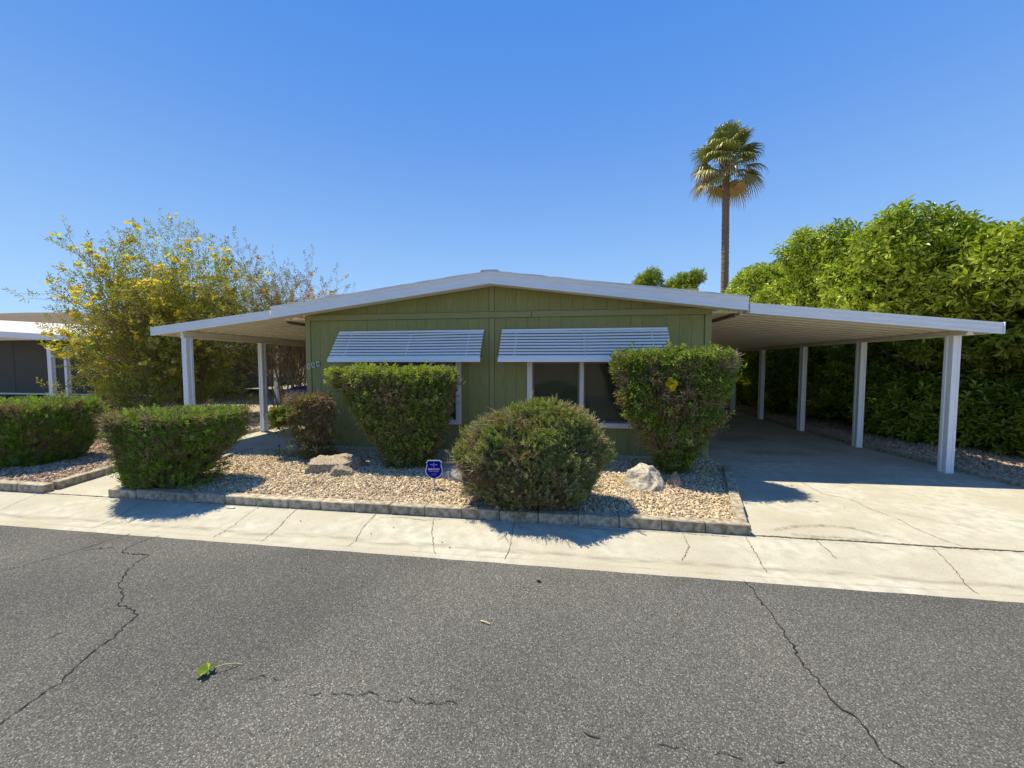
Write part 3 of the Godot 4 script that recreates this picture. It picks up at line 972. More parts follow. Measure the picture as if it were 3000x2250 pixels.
			var slat_basis := Basis(Vector3.RIGHT, 1.1)
			while yy < y1 - 0.09:
				bl.box(Vector3((a + b) * 0.5, yy, WZ - 0.085), Vector3(b - a - 0.02, 0.0012, 0.025), 0.0, slat_basis)
				yy += 0.022
			var bo := part(wn, "blind", bl.mesh(), M.blind)
			bo.set_meta("kind", "stuff")
		win.free()
	# louvred awnings
	for wi in 2:
		var x0: float = -4.11 if wi == 0 else -1.12
		var x1: float = -1.43 if wi == 0 else 1.57
		awning(h, x0, x1, wi, rng)
	# house number, three small tiles climbing to the right
	var digits := ["1", "5", "4"]
	for i in 3:
		var at := Vector3(-4.752 + i * 0.096, 1.603 + i * 0.024, WZ + 0.0195)
		var tilt: float = [-0.03, 0.08, 0.12][i]
		var pm := MB.new()
		pm.box(Vector3.ZERO, Vector3(0.066, 0.096, 0.004), 0.001)
		var plate := part(h, "number_plate", pm.mesh(), M.plate, at, Basis(Vector3.BACK, tilt))
		lettering(plate, "numeral", digits[i], 0.062, Vector3(0, 0, 0.003), M.ink, 1.0)

func lettering(parent: Node3D, called: String, text: String, cap: float, local: Vector3, m: Material, bold := 0.0, squash := 1.0) -> void:
	var t := TextMesh.new()
	var f := SystemFont.new()
	f.font_names = PackedStringArray(["Droid Sans"])
	if bold > 0.0:
		f.font_weight = 700
	t.font = f
	t.text = text
	t.font_size = 64
	t.pixel_size = cap / 46.0
	t.depth = 0.0012
	t.horizontal_alignment = HORIZONTAL_ALIGNMENT_CENTER
	t.vertical_alignment = VERTICAL_ALIGNMENT_CENTER
	t.material = m
	var o := MeshInstance3D.new()
	o.name = numbered(parent, called)
	o.mesh = t
	o.material_override = m
	parent.add_child(o)
	o.position = local
	o.scale = Vector3(squash, 1, 1)

func awning(h: Node3D, x0: float, x1: float, wi: int, rng: RandomNumberGenerator) -> void:
	var top := Vector2(WZ + 0.035, 2.205)  # (z, y)
	var bot := Vector2(WZ + 0.365, 1.745)
	var n := 9
	var d := (bot - top) / n
	var u := d.normalized()
	var w := Vector2(-u.y, u.x)
	if w.x < 0:
		w = -w
	var head := MB.new()
	head.box(Vector3((x0 + x1) * 0.5, top.y + 0.012, WZ + 0.024), Vector3(x1 - x0, 0.035, 0.03), 0.004)
	var aw := part(h, "awning", head.mesh(), M.awning)
	aw.set_meta("label", "white louvred metal awning nearer the house number" if wi == 0 else "white louvred metal awning nearer the carport")
	var mid := (x0 + x1) * 0.5 + 0.03
	for i in n:
		var s := MB.new()
		var o := top + d * i
		var outer := [[0.0, -0.012], [0.012, 0.008], [0.028, 0.019], [0.044, 0.023], [0.053, 0.017], [0.054, 0.004]]
		var poly := PackedVector2Array()
		for q in outer:
			poly.append(u * q[0] + w * q[1])
		for k in range(outer.size() - 1, -1, -1):
			poly.append(u * (outer[k][0] - 0.001) + w * (outer[k][1] - 0.003))
		var sag := 0.016 * (1.0 - float(i) / n) * (1.0 if wi == 0 else 0.4)
		var a := Vector3(x0, o.y + rng.randf_range(-0.002, 0.002), o.x)
		var b := Vector3(x1, o.y + rng.randf_range(-0.002, 0.002), o.x)
		var c := Vector3(mid, o.y - sag, o.x)
		s.prism(poly, a, c - Vector3(0.0015, 0, 0), Vector3.BACK, Vector3.UP)
		s.prism(poly, c + Vector3(0.0015, 0, 0), b, Vector3.BACK, Vector3.UP)
		part(aw, "slat", s.mesh(), M.awning)
	var lip := MB.new()
	var lp := PackedVector2Array([Vector2(0.0, 0.012), Vector2(0.012, 0.012), Vector2(0.026, -0.02), Vector2(0.026, -0.062), Vector2(0.020, -0.066), Vector2(0.0, -0.066), Vector2(0.0, -0.062), Vector2(0.020, -0.060), Vector2(0.020, -0.02), Vector2(0.0, 0.004)])
	lip.prism(lp, Vector3(x0 - 0.01, bot.y, bot.x), Vector3(x1 + 0.01, bot.y, bot.x), Vector3.BACK, Vector3.UP)
	part(aw, "bottom_rail", lip.mesh(), M.awning)
	for e in [x0 + 0.25, mid, x1 - 0.25]:
		var r := MB.new()
		r.prism(PackedVector2Array([Vector2(-0.012, 0), Vector2(0.012, 0), Vector2(0.012, -0.006), Vector2(-0.012, -0.006)]), Vector3(e, top.y - 0.022, top.x), Vector3(e, bot.y - 0.022, bot.x), Vector3.RIGHT, Vector3(0, w.y, w.x))
		part(aw, "rib", r.mesh(), M.awning)
	for e in [x0 + 0.04, x1 - 0.04]:
		var r := MB.new()
		r.tube(PackedVector3Array([Vector3(e, 1.74, WZ + 0.01), Vector3(e, bot.y - 0.01, bot.x - 0.01)]), 0.007, 0.007, 6)
		part(aw, "arm", r.mesh(), M.frame)

# ---------------------------------------------------------------- carport and porch cover
func post_mesh(w: float, d: float, h: float) -> ArrayMesh:
	var mb := MB.new()
	var poly := PackedVector2Array()
	var a := w * 0.5
	var b := d * 0.5
	var g := 0.010
	# fluted front and back, plain sides
	poly.append(Vector2(-a, -b)); poly.append(Vector2(-a * 0.45, -b)); poly.append(Vector2(-a * 0.35, -b + g)); poly.append(Vector2(a * 0.35, -b + g)); poly.append(Vector2(a * 0.45, -b)); poly.append(Vector2(a, -b))
	poly.append(Vector2(a, -b * 0.4)); poly.append(Vector2(a - g, -b * 0.3)); poly.append(Vector2(a - g, b * 0.3)); poly.append(Vector2(a, b * 0.4))
	poly.append(Vector2(a, b)); poly.append(Vector2(a * 0.45, b)); poly.append(Vector2(a * 0.35, b - g)); poly.append(Vector2(-a * 0.35, b - g)); poly.append(Vector2(-a * 0.45, b)); poly.append(Vector2(-a, b))
	poly.append(Vector2(-a, b * 0.4)); poly.append(Vector2(-a + g, b * 0.3)); poly.append(Vector2(-a + g, -b * 0.3)); poly.append(Vector2(-a, -b * 0.4))
	mb.prism(poly, Vector3.ZERO, Vector3(0, h, 0), Vector3.RIGHT, Vector3.BACK)
	return mb.mesh()

func cover(root: Node3D, xi: float, yi: float, xo: float, yo: float, back: float, beam_x: float, posts: Array, post_top: float) -> void:
	# xi, yi inner (house) top edge; xo, yo outer top edge
	var fz := -6.20
	var A := Vector3(xi, yi, fz)
	var E := Vector3(xo, yo, fz)
	var dir := (E - A).normalized()
	var nrm := Vector3(-dir.y, dir.x, 0)
	if nrm.y < 0:
		nrm = -nrm
	var L := (E - A).length()
	# roof panels, each a pan with a rib along one side, laid from the front to the back
	var pm := MB.new()
	var pw := 0.26
	var poly := PackedVector2Array([Vector2(0, 0.085), Vector2(0, 0.078), Vector2(0.05, 0.078), Vector2(0.056, -0.012), Vector2(0.20, -0.012), Vector2(0.206, 0.078), Vector2(pw - 0.001, 0.078), Vector2(pw - 0.001, 0.085)])
	pm.prism(poly, Vector3.ZERO, dir * (L - 0.03), Vector3.FORWARD, nrm)
	var pmesh := pm.mesh()
	var z := fz - 0.034
	while z > back:
		part(root, "roof_panel", pmesh, M.cream, Vector3(xi, yi - 0.125, z))
		z -= pw
	# front fascia with folded grooves
	var fp := PackedVector2Array([Vector2(-0.03, -0.155), Vector2(0.0, -0.155), Vector2(0.006, -0.148), Vector2(0.006, -0.118), Vector2(0.0, -0.112), Vector2(0.0, -0.085), Vector2(0.006, -0.078), Vector2(0.006, -0.048), Vector2(0.0, -0.042), Vector2(0.0, -0.012), Vector2(0.008, -0.006), Vector2(0.008, 0.0), Vector2(-0.03, 0.0)])
	var fb := MB.new()
	fb.prism(fp, A, E, Vector3.BACK, Vector3.UP)
	part(root, "fascia", fb.mesh(), M.white)
	var ec := MB.new()
	ec.box(E + Vector3(0.008 * signf(xo - xi), -0.077, -0.005), Vector3(0.014, 0.162, 0.055), 0.003)
	part(root, "end_cap", ec.mesh(), M.white)
	# outer gutter along the side
	var gt := MB.new()
	gt.box(Vector3(xo - 0.02 * signf(xo - xi), yo - 0.075, (fz + back) * 0.5 - 0.02), Vector3(0.05, 0.14, fz - back - 0.03), 0.004)
	part(root, "side_gutter", gt.mesh(), M.white)
	# beam
	var yb: float = A.y + dir.y / dir.x * (beam_x - xi) - 0.139
	var bm := MB.new()
	var bp := PackedVector2Array([Vector2(-0.045, post_top), Vector2(0.045, post_top), Vector2(0.045, post_top + 0.02), Vector2(0.03, post_top + 0.026), Vector2(0.03, yb - 0.016), Vector2(0.045, yb - 0.01), Vector2(0.045, yb - 0.002), Vector2(-0.045, yb - 0.002), Vector2(-0.045, yb - 0.01), Vector2(-0.03, yb - 0.016), Vector2(-0.03, post_top + 0.026), Vector2(-0.045, post_top + 0.02)])
	bm.prism(bp, Vector3(beam_x, 0, fz - 0.034), Vector3(beam_x, 0, back), Vector3.RIGHT, Vector3.UP)
	part(root, "beam", bm.mesh(), M.cream)
	var pmsh := post_mesh(0.10, 0.135, post_top - 0.052)
	for p in posts:
		part(root, "post", pmsh, M.white, Vector3(beam_x, 0.052, p))

func build_covers() -> void:
	var c := thing("carport", "white metal carport with ribbed underside over the driveway", "carport", Vector3(4.2, 0.05, -6.5))
	cover(c, 2.66, 2.555, 5.87, 2.215, -16.6, 5.52, [-6.47, -8.23, -10.05, -12.0, -13.9, -15.9], 2.05)
	var p := thing("porch_cover", "white metal porch cover over the entry walk", "porch cover", Vector3(-6.5, 0.05, -6.5))
	cover(p, -5.26, 2.60, -7.72, 2.335, -15.0, -7.12, [-6.33, -8.12, -10.0, -12.0, -14.0], 2.13)

# ---------------------------------------------------------------- the house next door
func build_neighbour() -> void:
	var grey := tri_tex(mat(Color.WHITE, 0.8), ramp_tex(256, 351, 0.03, 4, [Color(0.075, 0.069, 0.048), Color(0.092, 0.084, 0.06)]), Vector3(3, 0.3, 3))
	var h := thing("manufactured_house", "dark grey house with flat white carport roof beyond the yellow flowering tree", "house", Vector3(-22, 0, -15))
	var mb := MB.new()
	mb.box(Vector3(-24.5, 1.5, -19.0), Vector3(13.0, 2.5, 9.0))
	part(h, "wall", mb.mesh(), grey)
	for i in 6:
		var b := MB.new()
		b.box(Vector3(-30.6 + i * 2.44, 1.5, -14.495), Vector3(0.05, 2.4, 0.012))
		part(h, "batten", b.mesh(), grey)
	var sk := MB.new()
	sk.box(Vector3(-24.5, 0.26, -14.44), Vector3(13.06, 0.06, 0.14))
	part(h, "skirt_ledge", sk.mesh(), M.cream)
	# roof: its eave faces the street, its slope rises behind
	var A := Vector3(-36.0, 3.74, -13.4)
	var E := Vector3(-16.8, 2.60, -13.4)
	var rise := Vector3(0, 0.62, -4.2)
	var rf := MB.new()
	rf.quad(A, E, E + rise, A + rise)
	rf.quad(A + rise, E + rise, E + rise * 2.0 - Vector3(0, 1.24, 0), A + rise * 2.0 - Vector3(0, 1.24, 0))
	rf.prism(PackedVector2Array([Vector2(A.x, A.y - 0.02), Vector2(E.x, E.y - 0.02), Vector2(E.x, E.y - 0.1), Vector2(A.x, A.y - 0.1)]), Vector3(0, 0, -13.42), Vector3(0, 0, -21.7), Vector3.RIGHT, Vector3.UP)
	part(h, "roof", rf.mesh(), tri_tex(mat(Color.WHITE, 0.8), ramp_tex(256, 352, 0.03, 4, [Color(0.36, 0.35, 0.33), Color(0.48, 0.47, 0.44)]), Vector3(0.5, 0.5, 0.5)))
	var fa := MB.new()
	fa.prism(PackedVector2Array([Vector2(A.x, A.y + 0.01), Vector2(E.x, E.y + 0.01), Vector2(E.x, E.y - 0.24), Vector2(A.x, A.y - 0.24)]), Vector3(0, 0, -13.39), Vector3(0, 0, -13.36), Vector3.RIGHT, Vector3.UP)
	part(h, "fascia", fa.mesh(), M.white)
	# flat cover on the near side with its posts
	var fl := MB.new()
	fl.prism(PackedVector2Array([Vector2(-16.78, 2.60), Vector2(-11.2, 2.28), Vector2(-11.2, 2.16), Vector2(-16.78, 2.46)]), Vector3(0, 0, -13.6), Vector3(0, 0, -23.0), Vector3.RIGHT, Vector3.UP)
	part(h, "porch_roof", fl.mesh(), M.white)
	for p in [Vector3(-22.1, 0, -13.6), Vector3(-21.35, 0, -13.65), Vector3(-11.5, 0, -13.8), Vector3(-11.5, 0, -17.5)]:
		part(h, "post", post_mesh(0.2 if p.x < -22 else 0.12, 0.14, 2.35), M.white, p)

# ---------------------------------------------------------------- foliage helpers
# a sprig of n folded leaves growing along +Y
func sprig(n: int, ll: float, lw: float, stem: float, spread: float, seed_: int, fold := 0.25, hue := 0.18) -> ArrayMesh:
	var rng := RandomNumberGenerator.new()
	rng.seed = seed_
	var mb := MB.new()
	for i in n:
		var t := (i + 0.5) / n
		var a := i * 2.4 + rng.randf_range(-0.5, 0.5)
		var sp := spread * lerpf(1.15, 0.45, t) + rng.randf_range(-0.2, 0.2)
		var dir := Vector3(cos(a) * sin(sp), cos(sp), sin(a) * sin(sp))
		var side := dir.cross(Vector3.UP).normalized()
		if side.length() < 0.5:
			side = Vector3.RIGHT
		side = side.rotated(dir, rng.randf_range(-0.5, 0.5))
		var up := side.cross(dir)
		var L := ll * rng.randf_range(0.75, 1.2)
		var W := lw * rng.randf_range(0.8, 1.15)
		var base := Vector3(0, t * stem, 0) + dir * ll * 0.08
		var tip := base + dir * L - up * L * 0.10
		var mid := base + dir * L * 0.5 + up * L * 0.04
		var l := mid + side * W * 0.5 + up * W * fold
		var r := mid - side * W * 0.5 + up * W * fold
		var v := rng.randf_range(1.0 - hue, 1.0 + hue)
		var c := Color(v * rng.randf_range(0.94, 1.06), v, v * rng.randf_range(0.9, 1.1))
		mb.tri(base, l, tip, c)
		mb.tri(base, tip, r, c)
	return mb.mesh()

func aim(dir: Vector3, rng: RandomNumberGenerator, s: float) -> Basis:
	var y := dir.normalized()
	var x := y.cross(Vector3(0.31, 0.17, 0.93)).normalized()
	var z := x.cross(y)
	return Basis(x, y, z).rotated(y, rng.randf() * TAU).scaled(Vector3(s, s, s))

const INSET := 0.085
# points on and under the surface of a clipped shrub. prof: [y, rx, rz, cx, cz] rows; e: squareness
func shrub_points(prof: Array, e: float, n: int, depth: float, lump: float, lump_f: float, seed_: int, keep = null) -> Array:
	var rng := RandomNumberGenerator.new()
	rng.seed = seed_
	var nz := noise_of(seed_, lump_f, 3)
	var y0: float = prof[0][0]
	var y1: float = prof[-1][0]
	var out := []
	var top: Array = prof[-1]
	var a_top: float = PI * top[1] * top[2]
	var a_side := 0.0
	for i in prof.size() - 1:
		a_side += PI * (prof[i][1] + prof[i][2] + prof[i + 1][1] + prof[i + 1][2]) * 0.5 * (prof[i + 1][0] - prof[i][0])
	var share := a_top / (a_top + a_side)
	var tries := 0
	while out.size() < n and tries < n * 4:
		tries += 1
		var th := rng.randf() * TAU
		var dep := -log(maxf(rng.randf(), 0.001)) * depth
		if rng.randf() < 0.025:
			dep = -rng.randf_range(0.02, 0.09)
		var on_top := rng.randf() < share
		var y := y1 if on_top else rng.randf_range(y0, y1)
		var row := [y, 0.0, 0.0, 0.0, 0.0]
		for i in prof.size() - 1:
			if y >= prof[i][0] and y <= prof[i + 1][0]:
				var t: float = (y - prof[i][0]) / maxf(prof[i + 1][0] - prof[i][0], 0.0001)
				for k in range(1, 5):
					row[k] = lerpf(prof[i][k], prof[i + 1][k], t)
				break
		var c := cos(th)
		var s := sin(th)
		var rad := 1.0 / pow(pow(absf(c), e) + pow(absf(s), e), 1.0 / e)
		var nrm := Vector3(signf(c) * pow(absf(c), e - 1.0), 0.12, signf(s) * pow(absf(s), e - 1.0)).normalized()
		var p: Vector3
		var rx: float = maxf(row[1] - INSET, 0.05)
		var rz: float = maxf(row[2] - INSET, 0.05)
		if on_top:
			var q := sqrt(rng.randf())
			p = Vector3(row[3] + c * rad * rx * q, y1 - 0.05 - dep - 0.10 * pow(q, 8.0), row[4] + s * rad * rz * q)
			nrm = Vector3(nrm.x * pow(q, 6.0) * 0.6, 1.0, nrm.z * pow(q, 6.0) * 0.6).normalized()
		else:
			p = Vector3(row[3] + c * rad * rx, y, row[4] + s * rad * rz) - Vector3(nrm.x, 0, nrm.z) * dep
		p += nrm * nz.get_noise_3dv(p) * lump
		if keep != null and not keep.call(p, rng):
			continue
		out.append([p, nrm])
	return out

func foliage(root: Node3D, called: String, mesh: Mesh, m: Material, pts: Array, colour: Callable, s0: float, s1: float, up: float, wild: float, seed_: int) -> void:
	var rng := RandomNumberGenerator.new()
	rng.seed = seed_
	var xf := []
	var cols := []
	for q in pts:
		var p: Vector3 = q[0]
		var d: Vector3 = q[1] + Vector3.UP * up + Vector3(rng.randf_range(-1, 1), rng.randf_range(-1, 1), rng.randf_range(-1, 1)) * wild
		xf.append(Transform3D(aim(d, rng, rng.randf_range(s0, s1)), p))
		cols.append(colour.call(p, q[1], rng))
	var o := multi(root, called, mesh, m, xf, cols)
	o.set_meta("kind", "stuff")

func pick(cols: Array, rng: RandomNumberGenerator, jit := 0.2) -> Color:
	var c: Color = cols[rng.randi() % cols.size()]
	return c * rng.randf_range(1.0 - jit, 1.0 + jit)

# bare stems fanning from the base to given points
func stems(root: Node3D, base: Vector3, foot: float, targets: Array, r0: float, r1: float, m: Material, seed_: int, bow := 0.25) -> void:
	var rng := RandomNumberGenerator.new()
	rng.seed = seed_
	var mb := MB.new()
	for t in targets:
		var b := base + Vector3(rng.randf_range(-foot, foot), 0, rng.randf_range(-foot, foot))
		var e: Vector3 = t
		var pts := PackedVector3Array()
		var side := Vector3(rng.randf_range(-1, 1), 0, rng.randf_range(-1, 1)) * 0.06
		for i in 6:
			var u := i / 5.0
			var p := b.lerp(e, u)
			p.y += sin(u * PI) * bow * (e - b).length() * 0.35
			p += side * sin(u * PI * rng.randf_range(1.0, 2.2)) + Vector3(rng.randf_range(-1, 1), rng.randf_range(-1, 1), rng.randf_range(-1, 1)) * 0.012
			pts.append(p)
		var k := rng.randf_range(0.6, 1.1)
		mb.tube(pts, r0 * k, r1 * k, 5)
		# side shoots
		for j in 3:
			var s := pts[rng.randi_range(2, 4)]
			var d := ((e - b).normalized() + Vector3(rng.randf_range(-1, 1), rng.randf_range(-0.2, 1), rng.randf_range(-1, 1)) * 0.8).normalized()
			var ln := rng.randf_range(0.1, 0.3) * (e - b).length()
			mb.tube(PackedVector3Array([s, s + d * ln * 0.5 + Vector3.UP * 0.01, s + d * ln]), r1 * 1.6 * k, r1 * 0.7, 4)
	part(root, "stems", mb.mesh(), m)

func dry_or(p: Vector3, nz: FastNoiseLite, limit: float, green: Array, dry: Array, rng: RandomNumberGenerator) -> Color:
	return pick(dry, rng, 0.25) if nz.get_noise_3dv(p) + rng.randf_range(-0.22, 0.22) > limit else pick(green, rng)

func build_shrubs() -> void:
	var small := sprig(12, 0.030, 0.015, 0.06, 1.35, 601)
	var mid := sprig(9, 0.046, 0.025, 0.08, 1.38, 602)
	var fine := sprig(15, 0.028, 0.0105, 0.075, 1.2, 603)
	var twigs := twig_mesh(604)
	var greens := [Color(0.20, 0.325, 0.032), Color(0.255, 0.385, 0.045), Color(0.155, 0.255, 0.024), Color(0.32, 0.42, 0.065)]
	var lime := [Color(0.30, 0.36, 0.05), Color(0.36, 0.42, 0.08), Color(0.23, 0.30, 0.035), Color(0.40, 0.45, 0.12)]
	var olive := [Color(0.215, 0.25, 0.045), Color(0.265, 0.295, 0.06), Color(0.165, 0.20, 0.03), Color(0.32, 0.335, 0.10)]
	var dry := [Color(0.30, 0.22, 0.10), Color(0.37, 0.29, 0.145), Color(0.22, 0.155, 0.07), Color(0.43, 0.35, 0.20)]
	var G := "shrubs in the planting beds"
	# ---- hedge left of the walk
	var a := thing("box_hedge", "wide clipped green hedge in the bed left of the entry walk", "hedge", Vector3(-8.2, 0.09, -4.95), G)
	var pa := [[0.10, 0.70, 0.50, -8.6, -4.95], [0.45, 0.86, 0.64, -8.58, -4.95], [0.85, 0.96, 0.74, -8.55, -4.9], [1.04, 0.94, 0.72, -8.55, -4.9]]
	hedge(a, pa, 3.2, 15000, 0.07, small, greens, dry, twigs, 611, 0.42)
	# ---- hedge at the front corner of the bed
	var b := thing("box_hedge", "clipped green hedge flaring over the bed corner beside the entry walk", "hedge", Vector3(-5.1, 0.1, -4.35), G)
	var pb := [[0.10, 0.52, 0.40, -5.00, -4.22], [0.40, 0.60, 0.50, -4.95, -4.22], [0.75, 0.66, 0.59, -4.88, -4.20], [1.02, 0.69, 0.64, -4.85, -4.20]]
	var keep_b := func(p: Vector3, rng: RandomNumberGenerator) -> bool: return not (p.x > -4.78 + (p.y - 0.35) * 0.9 and p.y < 0.62 and rng.randf() < 0.93)
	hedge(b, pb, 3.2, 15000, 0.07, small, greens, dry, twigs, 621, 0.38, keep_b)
	# ---- tall tapered shrub before the first window
	var c := thing("clipped_shrub", "tall clipped shrub, wide at its flat bright top, before the first window", "shrub", Vector3(-2.5, 0.1, -5.55), G)
	var pc := [[0.10, 0.34, 0.24, -2.42, -5.55], [0.45, 0.54, 0.34, -2.42, -5.55], [0.95, 0.78, 0.42, -2.52, -5.58], [1.35, 1.00, 0.46, -2.66, -5.60], [1.53, 0.98, 0.45, -2.68, -5.60]]
	var nc := noise_of(631, 1.7, 2)
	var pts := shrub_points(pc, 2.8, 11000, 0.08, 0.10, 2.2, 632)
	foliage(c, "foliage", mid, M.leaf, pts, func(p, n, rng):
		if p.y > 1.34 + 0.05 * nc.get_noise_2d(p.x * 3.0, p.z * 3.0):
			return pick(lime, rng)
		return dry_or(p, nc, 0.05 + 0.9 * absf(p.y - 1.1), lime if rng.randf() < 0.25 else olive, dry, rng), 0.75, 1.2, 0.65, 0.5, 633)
	scaffold(c, Vector3(-2.38, 0.1, -5.55), 0.12, pc, 26, 0.016, 634)
	twig_shell(c, twigs, pc, 2.8, 2600, 635)
	# ---- dry shrub by the house corner
	var f := thing("clipped_shrub", "half dry brown shrub beside the house corner and number", "shrub", Vector3(-4.12, 0.1, -5.76), G)
	var pf := [[0.10, 0.2, 0.2, -4.08, -5.74], [0.4, 0.30, 0.26, -4.12, -5.76], [0.8, 0.40, 0.3, -4.20, -5.78], [1.12, 0.42, 0.3, -4.26, -5.8]]
	var nf := noise_of(641, 1.5, 2)
	var keep_f := func(p: Vector3, rng: RandomNumberGenerator) -> bool: return p.y < 0.98 + 0.6 * (p.x + 4.32) + rng.randf_range(-0.04, 0.06)
	var ptf := shrub_points(pf, 2.2, 1900, 0.12, 0.14, 3.0, 642, keep_f)
	foliage(f, "foliage", mid, M.leaf_dull, ptf, func(p, n, rng): return dry_or(p, nf, 0.16 - 0.6 * (p.x + 4.15), olive, dry, rng), 0.6, 1.05, 0.3, 0.8, 643)
	scaffold(f, Vector3(-4.06, 0.1, -5.74), 0.1, pf, 34, 0.009, 644)
	twig_shell(f, twigs, pf, 2.2, 1500, 645)
	var spur := shrub_points([[0.62, 0.18, 0.16, -4.74, -5.72], [0.90, 0.24, 0.18, -4.68, -5.72]], 2.0, 420, 0.1, 0.1, 3.0, 646)
	foliage(f, "foliage", mid, M.leaf_dull, spur, func(p, n, rng): return pick(olive, rng), 0.7, 1.1, 0.3, 0.8, 647)
	stems(f, Vector3(-4.12, 0.3, -5.74), 0.05, [Vector3(-4.75, 0.86, -5.72), Vector3(-4.84, 0.72, -5.74), Vector3(-4.65, 0.76, -5.68)], 0.008, 0.003, M.twig, 648)
	# ---- shrub with larger leaves before the second window
	var d := thing("clipped_shrub", "tall leafy shrub with one yellow blossom before the second window", "shrub", Vector3(1.42, 0.1, -5.7), G)
	var pd := [[0.12, 0.12, 0.12, 1.44, -5.68], [0.4, 0.34, 0.26, 1.46, -5.66], [0.8, 0.58, 0.38, 1.46, -5.62], [1.3, 0.74, 0.46, 1.42, -5.58], [1.62, 0.80, 0.48, 1.42, -5.56], [1.76, 0.76, 0.45, 1.43, -5.56]]
	var nd := noise_of(651, 1.6, 2)
	var bigleaf := sprig(8, 0.058, 0.027, 0.10, 1.35, 605)
	var green_d := [Color(0.22, 0.29, 0.04), Color(0.285, 0.355, 0.06), Color(0.165, 0.23, 0.028), Color(0.35, 0.41, 0.10)]
	var keep_d := func(p: Vector3, rng: RandomNumberGenerator) -> bool: return p.y > 0.9 or rng.randf() < 0.35 + 0.65 * clampf((p.x - 1.4) * 3.0, 0.0, 1.0)
	var ptd := shrub_points(pd, 2.5, 6400, 0.10, 0.16, 2.4, 652, keep_d)
	foliage(d, "foliage", bigleaf, M.leaf, ptd, func(p, n, rng):
		if p.y > 1.5:
			return pick(green_d, rng)
		return dry_or(p, nd, 0.10 + 0.6 * absf(p.y - 1.15), green_d, dry, rng), 0.7, 1.15, 0.5, 0.6, 653)
	scaffold(d, Vector3(1.44, 0.1, -5.68), 0.10, pd, 44, 0.013, 654)
	twig_shell(d, twigs, pd, 2.5, 2600, 655)
	var blossom := petals(0.05, 606)
	var bl := []
	for q in [Vector3(1.28, 1.44, -5.11), Vector3(1.33, 1.40, -5.10), Vector3(1.30, 1.35, -5.10), Vector3(1.26, 1.38, -5.12)]:
		bl.append([q, Vector3(0, 0.2, 1)])
	foliage(d, "blossom", blossom, M.petal, bl, func(p, n, rng): return Color(0.80, 0.58, 0.02), 0.8, 1.1, 0.1, 0.5, 656)
	# ---- round fine-leaved bush at the kerb
	var e := thing("round_bush", "large rounded grey green bush spilling over the block edging", "shrub", Vector3(-0.45, 0.1, -4.35), G)
	var pe := [[0.10, 0.46, 0.36, -0.42, -4.16], [0.32, 0.74, 0.50, -0.44, -4.18], [0.62, 0.87, 0.60, -0.44, -4.22], [0.88, 0.77, 0.55, -0.36, -4.26], [1.05, 0.58, 0.42, -0.28, -4.28], [1.13, 0.34, 0.26, -0.22, -4.28]]
	var ne := noise_of(661, 1.5, 2)
	var grey := [Color(0.27, 0.30, 0.09), Color(0.33, 0.355, 0.125), Color(0.20, 0.24, 0.055), Color(0.39, 0.40, 0.17)]
	var keep_e := func(p: Vector3, rng: RandomNumberGenerator) -> bool:
		var hole: float = ne.get_noise_3dv(p * 1.3 + Vector3(5, 0, 0))
		return not (p.y < 0.62 and hole > 0.02 and rng.randf() < 0.9)
	var pte := shrub_points(pe, 2.2, 16500, 0.07, 0.20, 1.9, 662, keep_e)
	foliage(e, "foliage", fine, M.leaf_dull, pte, func(p, n, rng): return dry_or(p, ne, 0.34 if p.y > 0.4 else 0.2, grey, dry, rng), 0.7, 1.2, 0.8, 0.42, 663)
	scaffold(e, Vector3(-0.4, 0.1, -4.25), 0.16, pe, 40, 0.014, 664)
	twig_shell(e, twigs, pe, 2.2, 2200, 665)
	# ---- ground cover and lilies behind the left hedges
	var lily := thing("lily_clump", "low dark leaved clump with white flowers between the hedges", "plant", Vector3(-7.75, 0.09, -6.1))
	var lm := MB.new()
	var rng2 := RandomNumberGenerator.new()
	rng2.seed = 671
	for i in 46:
		var o := Vector3(-7.75 + rng2.randf_range(-0.3, 0.3), 0.09, -6.1 + rng2.randf_range(-0.25, 0.25))
		blade(lm, o, rng2.randf() * TAU, rng2.randf_range(0.25, 0.45), 0.05, Color(0.06, 0.10, 0.025) * rng2.randf_range(0.8, 1.3))
	part(lily, "leaves", lm.mesh(), M.leaf)
	for q in [Vector3(-7.62, 0.52, -5.95), Vector3(-7.35, 0.50, -5.95)]:
		var fm := MB.new()
		fm.tube(PackedVector3Array([Vector3(q.x - 0.05, 0.09, q.z), q - Vector3(0, 0.1, 0)]), 0.006, 0.004, 5, Color(0.1, 0.15, 0.03))
		for k in 5:
			var an := k * TAU / 5.0
			blade(fm, q - Vector3(0, 0.1, 0), an, 0.14, 0.07, Color(0.78, 0.78, 0.74), 1.1)
		part(lily, "flower", fm.mesh(), M.leaf_dull)

func blade(mb: MB, o: Vector3, az: float, ln: float, w: float, c: Color, lean := 0.75) -> void:
	var d := Vector3(cos(az), 0, sin(az))
	var s := Vector3(-d.z, 0, d.x)
	var p0 := o
	var p1 := o + d * ln * 0.25 * lean + Vector3.UP * ln * 0.6
	var p2 := o + d * ln * 0.75 * lean + Vector3.UP * ln * 0.85
	mb.quad(p0 - s * w * 0.25, p0 + s * w * 0.25, p1 + s * w * 0.5, p1 - s * w * 0.5, c)
	mb.tri(p1 - s * w * 0.5, p1 + s * w * 0.5, p2, c)

